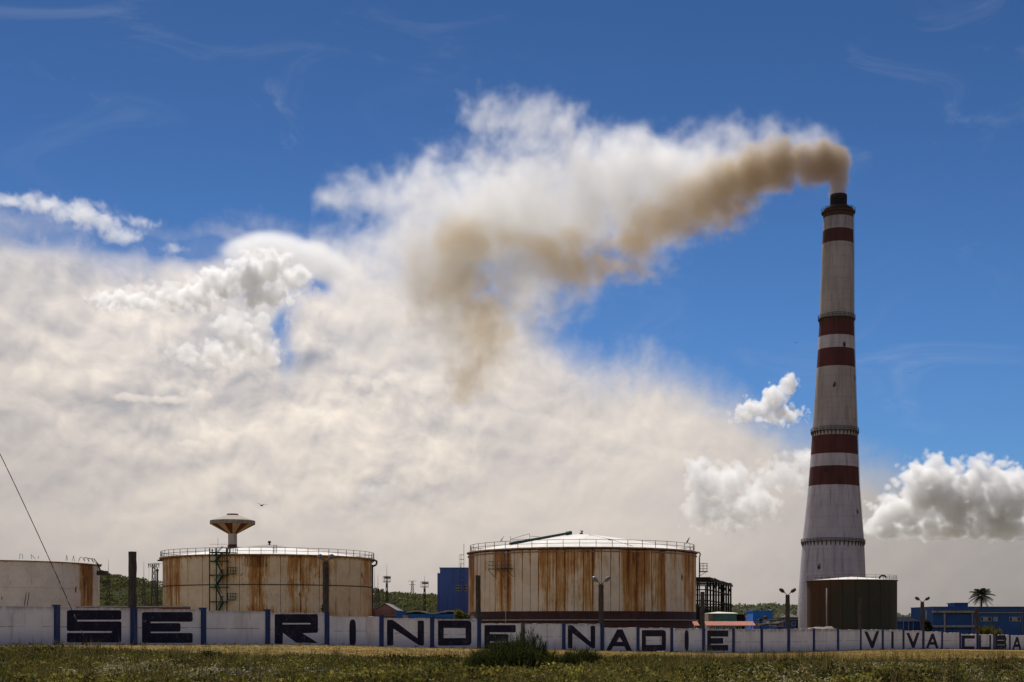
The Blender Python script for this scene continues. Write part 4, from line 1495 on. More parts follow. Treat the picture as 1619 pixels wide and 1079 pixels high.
# pink gabled shed right of the left rusty tank
pd = 262.0
t, hw, h = bld("pink_shed", "faded pink gabled shed right of the left rusty tank", 589, 626, 965, pd, 16, M['pink'])
m = MB()
xs_ = (-hw - .3, 0.2, hw + .3)
zs_ = (h - .1, h + 1.15, h - .2)
for k in range(2):
    m.quad((xs_[k], -.4, zs_[k]), (xs_[k + 1], -.4, zs_[k + 1]), (xs_[k + 1], 16.4, zs_[k + 1]), (xs_[k], 16.4, zs_[k]))
    m.quad((xs_[k], -.4, zs_[k]), (xs_[k + 1], -.4, zs_[k + 1]), (xs_[k + 1], -.4, zs_[k + 1] + .16), (xs_[k], -.4, zs_[k] + .16))
    m.quad((xs_[k], -.4, zs_[k] + .16), (xs_[k + 1], -.4, zs_[k + 1] + .16), (xs_[k + 1], 16.4, zs_[k + 1] + .16), (xs_[k], 16.4, zs_[k] + .16))
m.build("gable_roof", M['asbestos'], t)
m = MB(); m.quad((-hw, -.02, h - .1), (hw, -.02, h - .1), (.2, -.02, h + 1.1)); m.build("gable", M['pink'], t)
m = MB(); m.box2((-hw + 1.0, -1.6, h - 1.1), (hw + .6, -.05, h - .95)); m.build("lean_to_roof", M['ledge'], t)
m = MB(); m.box2((-hw - .6, -1.0, 0), (-hw + .4, -.1, h - .2)); m.build("corner_pier", M['brick'], t)

# low blue sheds with wavy pale canopy
ld_ = 255.0
t, hw, h = bld("low_blue_building", "long low bright blue building with pale canopy edge, behind the wall between the big tanks", 629, 722, 969, ld_, 9, M['brightblue'])
m = MB()
for k in range(12):
    a, b = -hw + 1.6 + (2 * hw - 1.6) * k / 12, -hw + 1.6 + (2 * hw - 1.6) * (k + 1) / 12
    za, zb = h + .22 + .22 * math.sin(k / 12 * 9.0), h + .22 + .22 * math.sin((k + 1) / 12 * 9.0)
    for (y0_, y1_) in ((-1.3, 9.3),):
        m.quad((a, y0_, za - .26), (b, y0_, zb - .26), (b, y0_, zb), (a, y0_, za)); m.quad((a, y0_, za), (b, y0_, zb), (b, y1_, zb), (a, y1_, za)); m.quad((a, y1_, za - .12), (b, y1_, zb - .12), (b, y0_, zb - .5), (a, y0_, za - .5))
m.build("canopy", M['frame'], t)
m = MB(); m.box2((-hw + 1.9, -1.2, h - .9), (hw, -.02, h - .25)); m.build("fascia", M['brightblue'], t)
m = MB(); m.box2((-hw - .2, -.8, 0), (-hw + 1.9, 0, h + .3)); m.build("entrance_block", M['brightblue'], t)
window(t, -hw + 1.0, -hw + 2.0, h - 1.2, h - .5, -.8, gl='frame')

# bund wall seen between the left tanks
bw = thing("bund_wall", "low red brown brick wall with pale coping between the two left tanks", "wall", (xat(210, 150), 150, -2.8))
hw = (xat(300, 150) - xat(120, 150)) / 2
m = MB(); m.box2((-hw, 0, 0), (hw, .3, zat(960.3, 150) + 2.8)); m.build("brickwork", M['brick'], bw)
m = MB(); m.box2((-hw - .03, -.06, zat(960.2, 150) + 2.8), (hw + .03, .36, zat(958.5, 150) + 2.8)); m.build("coping", M['frame'], bw)

# open steel frame (boiler house) right of the big tank
A_ = at(1118.5, 913.6, 330); B_ = at(1155.3, 923, 386)
fr = thing("steel_frame_building", "open dark steel frame building under flat roof right of the big striped tank", "building", (A_.x, A_.y, GZ))
bv = Vector((B_.x - A_.x, B_.y - A_.y, 0)); L_ = bv.length; bu = bv.normalized()
lf = Vector((-1, .12, 0)).normalized(); Wf = 9.0
hz = A_.z - GZ
def fp(s, w_, z): return bu * s + lf * w_ + Vector((0, 0, z))
NC = 9
for k in range(NC + 1):
    for w_ in (0, Wf):
        m = MB(); m.tube(fp(L_ * k / NC, w_, 0), fp(L_ * k / NC, w_, hz - .3), .30, 4, smooth=False); m.build("column", M['black'], fr)
for k in range(1, 4):
    m = MB(); m.tube(fp(0, Wf * k / 4, 0), fp(0, Wf * k / 4, hz - .3), .24, 4, smooth=False); m.build("column", M['black'], fr)
    m = MB(); m.tube(fp(L_, Wf * k / 4, 0), fp(L_, Wf * k / 4, hz - .3), .24, 4, smooth=False); m.build("column", M['black'], fr)
for z in (hz * .17, hz * .42, hz * .62, hz * .80):
    m = MB()
    m.beam(fp(0, 0, z), fp(L_, 0, z), .26); m.beam(fp(0, Wf, z), fp(L_, Wf, z), .26); m.beam(fp(0, 0, z), fp(0, Wf, z), .26); m.beam(fp(L_, 0, z), fp(L_, Wf, z), .26)
    m.build("cross_beam", M['black'], fr)
m = MB()
rr = random.Random(8)
for k in range(NC * 2):
    a, b = L_ * k / (NC * 2) - .4, L_ * (k + 1) / (NC * 2) + .05
    zt = hz + rr.uniform(-.10, .22)
    p0, p1, p2, p3 = fp(a, -.6, zt - .55), fp(b, -.6, zt - .55), fp(b, Wf + .6, zt - .55), fp(a, Wf + .6, zt - .55)
    up_ = Vector((0, 0, .55 + rr.uniform(0, .15)))
    m.quad(p0, p1, p1 + up_, p0 + up_); m.quad(p0 + up_, p1 + up_, p2 + up_, p3 + up_); m.quad(p3, p2, p1, p0); m.quad(p2, p3, p3 + up_, p2 + up_)
    if k == 0: m.quad(p3, p0, p0 + up_, p3 + up_)
m.build("roof", M['black'], fr)
m = MB()
for k in range(NC):
    if k % 2 == 0:
        m.beam(fp(L_ * k / NC, 0, hz * .80), fp(L_ * (k + 1) / NC, 0, hz - .4), .12); m.beam(fp(L_ * (k + 1) / NC, 0, hz * .80), fp(L_ * k / NC, 0, hz - .4), .12)
m.build("bracing", M['black'], fr)
# dark boilers inside
for s_, rad_, hh in ((.10, 3.2, .55), (.34, 3.2, .50), (.56, 3.0, .47), (.74, 2.6, .38)):
    m = MB(); c_ = fp(L_ * s_, Wf / 2, 0); 
    prof = [(rad_, 0), (rad_, hz * hh * .85), (rad_ * .6, hz * hh), (.05, hz * hh * 1.03)]
    m.lathe(prof, 24); m.v = [(v[0] + c_.x, v[1] + c_.y, v[2]) for v in m.v]
    m.build("boiler", M['black'], fr)

# teal shed with white roof
td = 240.0
t, hw, h = bld("teal_shed", "small teal shed with white low pitched roof below the steel frame", 1129, 1164.5, 970, td, 8, M['teal'])
m = MB(); m.quad((-hw - .9, -.3, h), (-hw * .35, 4, h + .30), (hw + .2, 4, h + .16), (hw + .2, -.3, h)); m.quad((-hw - .9, -.3, h - .1), (hw + .2, -.3, h - .1), (hw + .2, -.3, h), (-hw - .9, -.3, h))
m.quad((-hw - .9, 8.2, h), (hw + .2, 8.2, h), (hw + .2, 4, h + .16), (-hw * .35, 4, h + .30)); m.quad((-hw - .9, 8.2, h), (-hw * .35, 4, h + .30), (-hw - .9, -.3, h)); m.build("roof", M['roof'], t)
m = MB(); m.box2((-hw - .9, .4, 0), (-hw, 7, h - .1)); m.build("side_bay", M['ledge'], t)
t, hw, h = bld("dark_shed", "small dark open shed between the teal shed and the bright blue shed", 1164.8, 1178, 972.5, td + 3, 8, M['black'])
m = MB(); m.box2((-hw - .1, -.3, h), (hw + .3, 8, h + .12)); m.build("roof", M['steel'], t)
# red tiled canopy
cd_ = 200.0
cn = thing("tiled_canopy", "long low red tiled canopy just above the wall below the steel frame", "canopy", (xat(1150, cd_), cd_, GZ))
x0, x1 = xat(1098, cd_) - cn.location.x, xat(1195.5, cd_) - cn.location.x
zlo, zhi = zat(989.4, cd_) - GZ, zat(983, cd_ + 2.5) - GZ
nT = 46
for k in range(nT):
    a = x0 + (x1 - x0) * k / nT
    b = x0 + (x1 - x0) * (k + 1) / nT
    if 8.3 / 46 * nT > k > 3.6: continue
    m = MB()
    zc = .06
    m.quad((a, 0, zlo), ((a + b) / 2, 0, zlo + zc), ((a + b) / 2, 2.5, zhi + zc), (a, 2.5, zhi)); m.quad(((a + b) / 2, 0, zlo + zc), (b, 0, zlo), (b, 2.5, zhi), ((a + b) / 2, 2.5, zhi + zc))
    m.quad((a, 0, zlo - .08), (b, 0, zlo - .08), (b, 0, zlo), ((a + b) / 2, 0, zlo + zc), (a, 0, zlo))
    m.quad((a, 2.5, zhi - .05), (b, 2.5, zhi - .05), (b, 0, zlo - .08), (a, 0, zlo - .08))
    m.build("tile_row", M['tile'], cn)
for k in range(10):
    m = MB(); xx = x0 + .3 + (x1 - x0 - .6) * k / 9
    m.tube((xx, .3, 0), (xx, .3, zlo - .05), .07, 5); m.tube((xx, 2.2, 0), (xx, 2.2, zhi - .06), .07, 5); m.build("post", M['frame'], cn)
# bright blue shed
sd_ = 310.0
t, hw, h = bld("bright_blue_shed", "bright blue box shaped shed on the right of the teal one, before the far ridge", 1190.5, 1221, 966.7, sd_, 9, M['brightblue'])
m = MB(); m.box2((-hw - .1, -.1, h), (hw + .1, 9, h + .15)); m.build("roof", M['brightblue'], t)
m = MB(); m.tube((-hw + 1.7, -3, 0), (-hw + 1.7, -3, h + .6), .06, 5); m.tube((-hw + 1.7, -3, h - 1.4), (-hw + 2.5, -3, h - 1.4), .35, 8); m.build("vent_pipe", M['steel'], t)
t, hw, h = bld("low_blue_shed", "dull blue low shed between the lamp post and the chimney foot", 1228, 1259, 980, 260, 7, M['bluewall'])
m = MB(); m.box2((-hw - .2, -.5, h), (hw + .2, 7.2, h + .14)); m.build("roof", M['asbestos'], t)
for k in range(3):
    window(t, -hw + .5 + k * 1.15, -hw + 1.1 + k * 1.15, h - 1.0, h - .5, 0, bars=0)
t, hw, h = bld("dark_hut", "dark roofed hut close to the left foot of the chimney", 1243, 1262, 976.3, 300, 6, M['black'])
m = MB(); m.quad((-hw - .3, -.4, h), (hw + .3, -.4, h), (hw * .3, 3, h + .8), (-hw * .3, 3, h + .8)); m.quad((hw + .3, -.4, h), (hw + .3, 6.4, h), (hw * .3, 3, h + .8)); m.quad((-hw - .3, -.4, h), (-hw * .3, 3, h + .8), (-hw - .3, 6.4, h)); m.quad((-hw - .3, 6.4, h), (-hw * .3, 3, h + .8), (hw * .3, 3, h + .8), (hw + .3, 6.4, h)); m.build("roof", M['steel'], t)
# tangled pipework right of the canopy
pw = thing("pipework", "tangle of dark and pale pipes above the wall right of the tiled canopy", "pipework", (xat(1215, 190), 190, GZ))
rr = random.Random(21)
for k in range(9):
    m = MB()
    z = zat(990 - k * 1.1, 190) - GZ
    a, b = xat(1196 + rr.uniform(0, 8), 190) - pw.location.x, xat(1236 + rr.uniform(-10, 12), 190) - pw.location.x
    q = [(a + (b - a) * f, rr.uniform(0, 1.5), z + rr.uniform(-.12, .12)) for f in (0, .3, .6, 1)]
    m.path(q, rr.uniform(.03, .09), 5)
    m.build("pipe", M['frame'] if k % 3 == 0 else M['steel'], pw)
for k in range(6):
    m = MB(); xx = xat(1198 + k * 8, 190) - pw.location.x
    m.tube((xx, .8, 0), (xx, .8, zat(982 + rr.uniform(-2, 3), 190) - GZ), .06, 5); m.build("support", M['steel'], pw)
m = MB(); m.tube((xat(1204, 190) - pw.location.x, .5, zat(981.5, 190) - GZ), (xat(1204, 190) - pw.location.x, 1.5, zat(981.5, 190) - GZ), .28, 10); m.tube((xat(1204, 190) - pw.location.x, .9, 0), (xat(1204, 190) - pw.location.x, .9, zat(980, 190) - GZ), .1, 6); m.build("valve_wheel", M['black'], pw)

# right hand: low blue building and the long blue block with ledges
rd = 300.0
t, hw, h = bld("low_blue_annex", "low blue annex with grey sloping roof right of the olive tank", 1410, 1454, 982, rd, 12, M['bluewall'])
m = MB(); m.quad((-hw - .5, -.6, h), (hw + .3, -.6, h), (hw + .3, 6, h + .85), (-hw - .5, 6, h + 1.05)); m.quad((-hw - .5, -.6, h - .12), (hw + .3, -.6, h - .12), (hw + .3, -.6, h), (-hw - .5, -.6, h)); m.quad((-hw - .5, 12.5, h), (-hw - .5, 6, h + 1.05), (hw + .3, 6, h + .85), (hw + .3, 12.5, h)); m.build("roof", M['asbestos'], t)
for px in (1427.5, 1443, 1435.5):
    m = MB(); m.tube((kx(px, rd, t), -.5, 0), (kx(px, rd, t), -.5, h - .1), .09, 6); m.build("veranda_post", M['ledge'], t)
md = 290.0
t, hw, h = bld("long_blue_building", "long two storey blue building with grey concrete ledges at the right edge", 1475, 1660, 960.5, md, 16, M['bluewall'])
z2f = lambda py: kz(py, md)
m = MB(); m.box2((-hw - .1, -.35, z2f(960.7)), (hw, 16, z2f(959.4))); m.build("parapet_cap", M['bluewall'], t)
xm = kx(1541, md, t); xr2 = kx(1546, md, t)
m = MB(); m.box2((-hw - .2, -.9, z2f(969.2)), (xm, -.02, z2f(965.8))); m.build("ledge", M['ledge'], t)
m = MB(); m.box2((-hw - .2, -.9, z2f(992.2)), (xm, -.02, z2f(988.8))); m.build("ledge", M['ledge'], t)
m = MB(); m.box2((xr2, -.35, z2f(969.6)), (hw, -.02, z2f(968.2))); m.build("ledge", M['ledge'], t)
m = MB(); m.box2((-hw - .15, -1.0, z2f(965.7)), (xm, -.02, z2f(960.8))); m.build("parapet", M['bluewall'], t)
m = MB(); m.box2((kx(1515, md, t), 2, h), (kx(1535.5, md, t), 7, z2f(954))); m.box2((kx(1513.5, md, t), 1.6, z2f(954)), (kx(1537, md, t), 7.4, z2f(953))); m.build("roof_room", M['bluewall'], t)
for px in (1492.5, 1535.5):
    m = MB(); m.tube((kx(px, md, t), -.75, 0), (kx(px, md, t), -.75, z2f(970)), .09, 6); m.build("down_pipe", M['ledge'], t)
for a, b, g_ in ((1551, 1554.5, 'window'), (1555.5, 1561, 'ledge'), (1562, 1567, 'window'), (1571, 1576.5, 'ledge'), (1596, 1600, 'window'), (1601, 1607, 'ledge'), (1609, 1613, 'window'), (1625, 1631, 'window')):
    window(t, kx(a, md, t), kx(b, md, t), z2f(982), z2f(976.3), gl=g_, bars=0)
rr = random.Random(2)

# spoil heap behind the wall
sx_, sy_ = xat(1296, 172), 172
def heapz(x, y):
    r2 = ((x - sx_) / 2.9) ** 4 + ((y - sy_) / 3.0) ** 2
    return -3.0 + 2.85 * np.exp(-r2 * 1.0) * (1 + .06 * lump(x, y, 2.0)) + .5 * np.exp(-(((x - sx_ - 4.2) / 2.5) ** 2 + ((y - sy_) / 2.5) ** 2))
sh = grid_mesh("spoil_heap", np.linspace(sx_ - 8, sx_ + 9, 50), np.linspace(sy_ - 6, sy_ + 6, 34), heapz, M['sand'])
tag(sh, "pale smooth spoil heap showing above the wall in front of the chimney foot", "heap")

# ------------------------------------------------------------------ masts
def lattice(t, h, w0, w1, n, r=.06, mat='steel', name="lattice"):
    cs = [(-1, -1), (1, -1), (1, 1), (-1, 1)]
    for c in cs:
        m = MB(); m.tube((c[0] * w0, c[1] * w0, 0), (c[0] * w1, c[1] * w1, h), r * 1.4, 4, smooth=False); m.build("leg", M[mat], t)
    m = MB()
    for k in range(n):
        f0, f1 = k / n, (k + 1) / n
        a, b = w0 + (w1 - w0) * f0, w0 + (w1 - w0) * f1
        for j in range(4):
            c, d_ = cs[j], cs[(j + 1) % 4]
            m.tube((c[0] * a, c[1] * a, h * f0), (d_[0] * b, d_[1] * b, h * f1), r, 3, smooth=False)
            m.tube((d_[0] * a, d_[1] * a, h * f0), (c[0] * b, c[1] * b, h * f1), r, 3, smooth=False)
            m.tube((c[0] * b, c[1] * b, h * f1), (d_[0] * b, d_[1] * b, h * f1), r, 3, smooth=False)
    m.build(name, M[mat], t)
def flood_mast(label, px, base_px_w, plat, tip, d_, top_w=1.0):
    t = thing("floodlight_mast", label, "mast", (xat(px, d_), d_, GZ), 0.3, "slender masts behind the tanks")
    k_ = d_ / FPX
    hp = zat(plat + 3, d_) - GZ
    lattice(t, hp, base_px_w * k_ / 2, top_w * k_, 8, .05)
    m = MB(); s = 5.0 * k_
    m.box((0, 0, hp + .1), (2 * s, 2 * s, .12))
    for h_ in (.45 * 3, .9 * 1.2):
        m.path([(-s, -s, hp + h_), (s, -s, hp + h_), (s, s, hp + h_), (-s, s, hp + h_), (-s, -s, hp + h_)], .05, 4)
    for q in np.linspace(-s, s, 5):
        m.tube((q, -s, hp), (q, -s, hp + 1.35), .045, 4); m.tube((q, s, hp), (q, s, hp + 1.35), .045, 4)
    m.build("platform", M['steel'], t)
    for q in (-.6, 0, .6):
        m = MB(); m.box((q * s, -s, hp + 1.0), (.45, .3, .4)); m.build("flood_lamp", M['lampdark'], t)
    m = MB(); m.tube((0, 0, hp), (0, 0, zat(tip, d_) - GZ), .07, 5, .02); m.build("spire", M['steel'], t)
flood_mast("larger lattice mast with platform and spire just right of the left rusty tank", 611.6, 5.0, 918, 892, 320)
flood_mast("smaller lattice mast with platform left of the tall blue building", 671.3, 4.2, 926, 910, 345)
def thin_mast(label, px, tip, d_, mid=None, lat=True):
    t = thing("thin_mast", label, "mast", (xat(px, d_), d_, GZ), 0.2, "slender masts behind the tanks")
    hm = zat(mid, d_) - GZ
    if lat:
        lattice(t, hm, .42, .22, 10, .05)
    else:
        m = MB(); m.tube((0, 0, 0), (0, 0, hm), .16, 6, .1); m.build("shaft", M['steel'], t)
    m = MB(); m.tube((0, 0, hm - .1), (0, 0, zat(tip, d_) - GZ), .06, 5, .02); m.build("spire", M['steel'], t)
thin_mast("thin spire mast on the wooded ridge just right of the left edge tank", 171.3, 884, 300, 906)
thin_mast("thin spire mast between the thick bare pole and the crossarm pylon", 227.5, 888, 300, 915)
thin_mast("thin spire mast touching the right flank of the left rusty tank", 597.5, 908, 300, 931)
thin_mast("faintest thin mast hard against the right flank of the left rusty tank", 592.5, 897, 340, 930, False)
# pylon with crossarm
pyd = 310.0
py_ = thing("pylon", "lattice pylon with flat crossarm left of the left rusty tank", "pylon", (xat(243, pyd), pyd, GZ), .1)
hh = zat(892, pyd) - GZ
lattice(py_, hh, .65, .28, 12, .05)
m = MB(); s = 9.0 * pyd / FPX
m.tube((-s, 0, hh), (s, 0, hh), .10, 4); m.tube((-s, 0, hh), (0, 0, hh - .9), .05, 4); m.tube((s, 0, hh), (0, 0, hh - .9), .05, 4); m.tube((-s * .2, 0, hh + .2), (s * 1.9, 0, hh + .05), .04, 4); m.build("crossarm", M['steel'], py_)
m = MB()
for q in (-.9, -.5, .5, .9):
    m.tube((s * q, 0, hh), (s * q, 0, hh - .8), .08, 5)
m.build("insulator", M['steel'], py_)
m = MB(); m.path([(s * 1.9, 0, hh + .05), (s * 1.85, 0, hh - 1), (s * 1.6, 0, hh - 2.2)], .03, 4); m.path([(-s * .75, 0, hh), (-s * .85, 0, hh - 4), (-s * 1.0, 0, hh - 8)], .03, 4); m.build("jumper_wire", M['wire'], py_)
dp_ = thing("dark_pole", "dark stout pole with a cap in front of the crossarm pylon", "pole", (xat(248.7, 250), 250, GZ))
hh = zat(899, 250) - GZ
m = MB(); m.tube((0, 0, 0), (0, 0, hh - .4), .24, 8, .17); m.build("shaft", M['pole'], dp_)
m = MB(); m.tube((0, 0, hh - .5), (0, 0, hh - .15), .28, 8, .24); m.tube((0, 0, hh - .15), (0, 0, hh + .25), .12, 6, .05); m.build("cap", M['pole'], dp_)
fpy = thing("pylon", "tiny far pylon on the ridge between the two platform masts", "pylon", (xat(652, 720), 720, float(h1(xat(652, 720), 700)) + 1))
hh = zat(919, 720) - fpy.location.z
lattice(fpy, hh, .9, .35, 6, .08)
m = MB(); m.tube((-2.2, 0, hh), (2.2, 0, hh), .12, 4); m.tube((-1.6, 0, hh - 1.8), (1.6, 0, hh - 1.8), .12, 4); m.build("crossarm", M['steel'], fpy)

# small street lamps by the blue buildings
for lb, px, top, d_ in (("slim street lamp in front of the long blue building's left part", 1493, 971, 270), ("slim street lamp left of the long blue building", 1464.5, 966, 285)):
    t = thing("street_lamp", lb, "street lamp", (xat(px, d_), d_, GZ), 0)
    hh = zat(top, d_) - GZ
    m = MB(); m.tube((0, 0, 0), (0, 0, hh), .07, 6, .05); m.build("post", M['ledge'], t)
    m = MB(); m.path([(0, 0, hh), (-.25, 0, hh + .25), (-.6, 0, hh + .35)], .045, 5); m.tube((-.55, 0, hh + .33), (-.95, 0, hh + .33), .10, 6, .06); m.build("lamp_arm", M['ledge'], t)

# ------------------------------------------------------------------ palm behind the blue building
pd_ = 312.0
pk = pd_ / FPX
palm = thing("palm_tree", "dark palm tree rising behind the long blue building", "palm tree", (xat(1551.3, pd_), pd_, GZ))
hc = zat(942, pd_) - GZ
m = MB()
for k in range(10):
    m.tube((.06 * math.sin(k), 0, hc * k / 10), (.06 * math.sin(k + 1), 0, hc * (k + 1) / 10), .26 - .009 * k, 8, .255 - .009 * k, caps=False)
m.build("trunk", M['bark'], palm)
M['frond'] = foliage("palm_frond", trans=.15)
rp = np.random.default_rng(17)
NFR = 30
for k in range(NFR):
    yaw = k * 2.399963
    f = (k + .5) / NFR
    elev = math.radians(80 - 118 * f)
    Lf = 24.0 * pk * rp.uniform(.9, 1.08) * (.82 + .25 * math.sin(math.pi * min(1, f * 1.2)))
    pts = []
    for s in np.linspace(0, 1, 9):
        dr = Lf * s * math.cos(elev) * (1 - .10 * s)
        dz_ = Lf * s * math.sin(elev) - Lf * .40 * s * s * (1.05 if elev > 0 else .75)
        pts.append(np.array([math.cos(yaw) * dr, math.sin(yaw) * dr, dz_]))
    pts = np.array(pts)
    quads = []
    side = np.array([-math.sin(yaw), math.cos(yaw), 0])
    for s in np.linspace(.12, 1, 22):
        i0 = min(7, int(s * 8)); fr_ = s * 8 - i0
        p = pts[i0] * (1 - fr_) + pts[i0 + 1] * fr_
        tdir = pts[i0 + 1] - pts[i0]; tdir /= np.linalg.norm(tdir)
        ll = Lf * .30 * math.sin(math.pi * (.15 + .8 * s)) ** .7
        for sg in (-1, 1):
            dv = side * sg * .75 + tdir * .65 + np.array([0, 0, -.45])
            dv /= np.linalg.norm(dv)
            w_ = tdir * .055
            quads.append([p - w_, p + w_, p + dv * ll + w_ * .3, p + dv * ll - w_ * .3])
    for s in range(8):
        w_ = side * .045
        quads.append([pts[s] - w_, pts[s] + w_, pts[s + 1] + w_ * .7, pts[s + 1] - w_ * .7])
    quads = np.array(quads)
    o = bpy.data.objects.new("frond", quads_mesh("frond", quads, M['frond'], np.tile(np.array([[.022, .028, .012]]), (len(quads), 1)) * rp.uniform(.7, 1.4, (len(quads), 1))))
    COL.objects.link(o); o.parent = palm; o.location = (0, 0, hc)

# ------------------------------------------------------------------ bushes and trees as things
def bush(name, label, cat, px, base, top, halfw_px, d_, n, leaf, cols, kind='round', seed=1, depth=None, group=None):
    k_ = d_ / FPX
    r = np.random.default_rng(seed)
    H_ = (base - top) * k_
    Wd = halfw_px * k_
    t = thing(name, label, cat, (xat(px, d_), d_, zat(base, d_)), 0, group)
    cols = np.asarray(cols)
    if kind == 'wispy':
        ns = n // 40
        quads, tint = [], []
        sm = MB()
        for s in range(ns):
            a = r.uniform(0, math.tau); rad = Wd * math.sqrt(r.random()) * .9
            bx_, by_ = rad * math.cos(a) * .5, rad * math.sin(a) * .5
            hh_ = H_ * (1 - .55 * (rad / Wd) ** 1.6) * r.uniform(.55, 1.0)
            ex, ey = rad * math.cos(a) * 1.1, rad * math.sin(a) * 1.1
            if s % 6 == 0:
                sm.tube((bx_, by_, -.1), (ex, ey, hh_ * .9), .018, 4, .006)
            u = r.uniform(.1, 1, 40)
            C = np.stack([bx_ + (ex - bx_) * u, by_ + (ey - by_) * u, hh_ * u], 1) + r.normal(0, .05 * Wd, (40, 3)) * np.array([1, 1, .7])
            C[:, 2] = np.maximum(C[:, 2], 0.02)
            hl = leaf * r.uniform(.6, 1.5, 40)
            ln = np.stack([(ex - bx_) * .25 + r.normal(0, .06, 40), (ey - by_) * .25 + r.normal(0, .06, 40)], 1)
            quads.append(blade_quads(C, hl, ln * .6, leaf * .16, r))
            tint.append(cols[r.integers(0, len(cols), 40)] * r.uniform(.6, 1.3, (40, 1)))
        Q, TT = np.concatenate(quads), np.concatenate(tint)
        sm.build("stems", M['bark'], t)
    else:
        nc = max(6, n // 220)
        cl = rand_dirs(nc, r) * (r.random((nc, 1)) ** .4) * .72
        cl[:, 2] = np.abs(cl[:, 2]) * 1.0
        cc = cl * np.array([Wd, (depth or Wd), H_ * .85]) + np.array([0, 0, H_ * .12])
        pick = r.integers(0, nc, n)
        rad = .38 * min(Wd, H_) * r.uniform(.6, 1.2, nc)
        C = cc[pick] + rand_dirs(n, r) * (rad[pick] * (r.random(n) ** .33))[:, None]
        C[:, 2] = np.maximum(C[:, 2], .02)
        Q = leaf_quads(C, leaf * r.uniform(.6, 1.4, n), r, .6)
        tc_ = cols[r.integers(0, len(cols), nc)]
        TT = tc_[pick] * r.uniform(.6, 1.4, (n, 1))
        sm = MB()
        for k in range(min(nc, 9)):
            sm.tube((0, 0, -.2), tuple(cc[k]), .03 * max(1, H_ / 2), 5, .012)
        sm.build("branches", M['bark'], t)
    o = bpy.data.objects.new("crown", quads_mesh("crown", Q, M['foliage'], TT))
    COL.objects.link(o); o.parent = t
    o['kind'] = 'stuff'
    return t
DARK = [(.024, .032, .013), (.034, .040, .015), (.016, .021, .010), (.045, .048, .018)]
MIDG = [(.040, .050, .016), (.055, .062, .018), (.030, .036, .014)]
big_bush = bush("dark_bush", "large dark feathery bush in the foreground below the second E of the slogan", "bush", 800, 1075, 1000, 60, 49, 17000, .11, DARK, 'wispy', 3)
for (bx_, by_, bw_, bh_, sd_) in ((-.6, .1, 1.0, 1.0, 1), (.65, -.1, 1.1, 1.05, 2), (.05, .2, 1.2, 1.35, 3)):
    rb = np.random.default_rng(200 + sd_)
    Cb = rand_dirs(3000, rb) * (rb.random((3000, 1)) ** .35) * np.array([bw_ * .75, .6, bh_ * .55]) + np.array([bx_, by_, bh_ * .5])
    Cb[:, 2] = np.maximum(Cb[:, 2], .03)
    ob_ = bpy.data.objects.new("foliage", quads_mesh("foliage", leaf_quads(Cb, .075 * rb.uniform(.6, 1.5, 3000), rb, .5, .5), M["foliage"], np.asarray(DARK)[rb.integers(0, 4, 3000)] * rb.uniform(.6, 1.4, (3000, 1))))
    COL.objects.link(ob_); ob_.parent = big_bush; ob_["kind"] = "stuff"
bush("dark_bush", "smaller dark feathery bush in the foreground below the word NADIE", "bush", 919, 1062, 1021, 34, 53, 7000, .13, DARK, 'wispy', 4)
bush("feathery_bush", "tall thin sprigged bush behind the large dark one, touching the grey wall post", "bush", 836, 1066, 988, 30, 52, 5200, .15, DARK, 'wispy', 14)
bush("low_bush", "low olive green bush between the two dark feathery ones", "bush", 868, 1062, 1026, 26, 54, 3000, .12, MIDG + DARK, 'wispy', 5)
bush("low_bush", "low olive green bush left of the large dark feathery one", "bush", 752, 1068, 1036, 24, 50, 3000, .12, MIDG, 'wispy', 6)
bush("low_bush", "low green bush on the bank below the empty panel before the letter R", "bush", 345, 1046, 1025, 34, 62, 4000, .12, MIDG, 'round', 7)
bush("low_bush", "small dark green bush in the weeds below the word VIVA", "bush", 1478, 1066, 1042, 22, 60, 3200, .13, DARK + MIDG, 'round', 8)
bush("low_bush", "spreading dark green bush in the weeds at the lower right", "bush", 1575, 1078, 1047, 32, 53, 4200, .12, DARK + MIDG, 'round', 9)
bush("yard_bush", "leafy bright green bush behind the wall against the big striped tank", "bush", 729, 985, 958.5, 15, 150, 1500, .42, [(.10, .115, .030), (.075, .085, .026), (.13, .13, .045)], 'round', 10)
bush("creeper", "small creeper at the foot of the bare pole beside the striped tank", "bush", 757.5, 987, 966, 4.5, wall_y(7) + .6, 260, .22, [(.10, .11, .035), (.06, .07, .02)], 'round', 11)
bush("dark_tree", "dark tree clump left of the long blue building", "tree", 1467, 1004, 970, 9, 282, 1600, .7, DARK, 'round', 12)
bush("yard_grass", "yellow dry grass clump above the wall over the word CUBA", "grass clump", 1562, 1010, 990, 20, 200, 2400, .5, [(.14, .12, .035), (.10, .09, .03), (.05, .06, .02)], 'wispy', 13)
bush("creeper", "small green creeper on the pole in front of the left rusty tank", "bush", 511, 968, 950, 2.5, wall_y(4) + .5, 120, .18, DARK, 'round', 15)

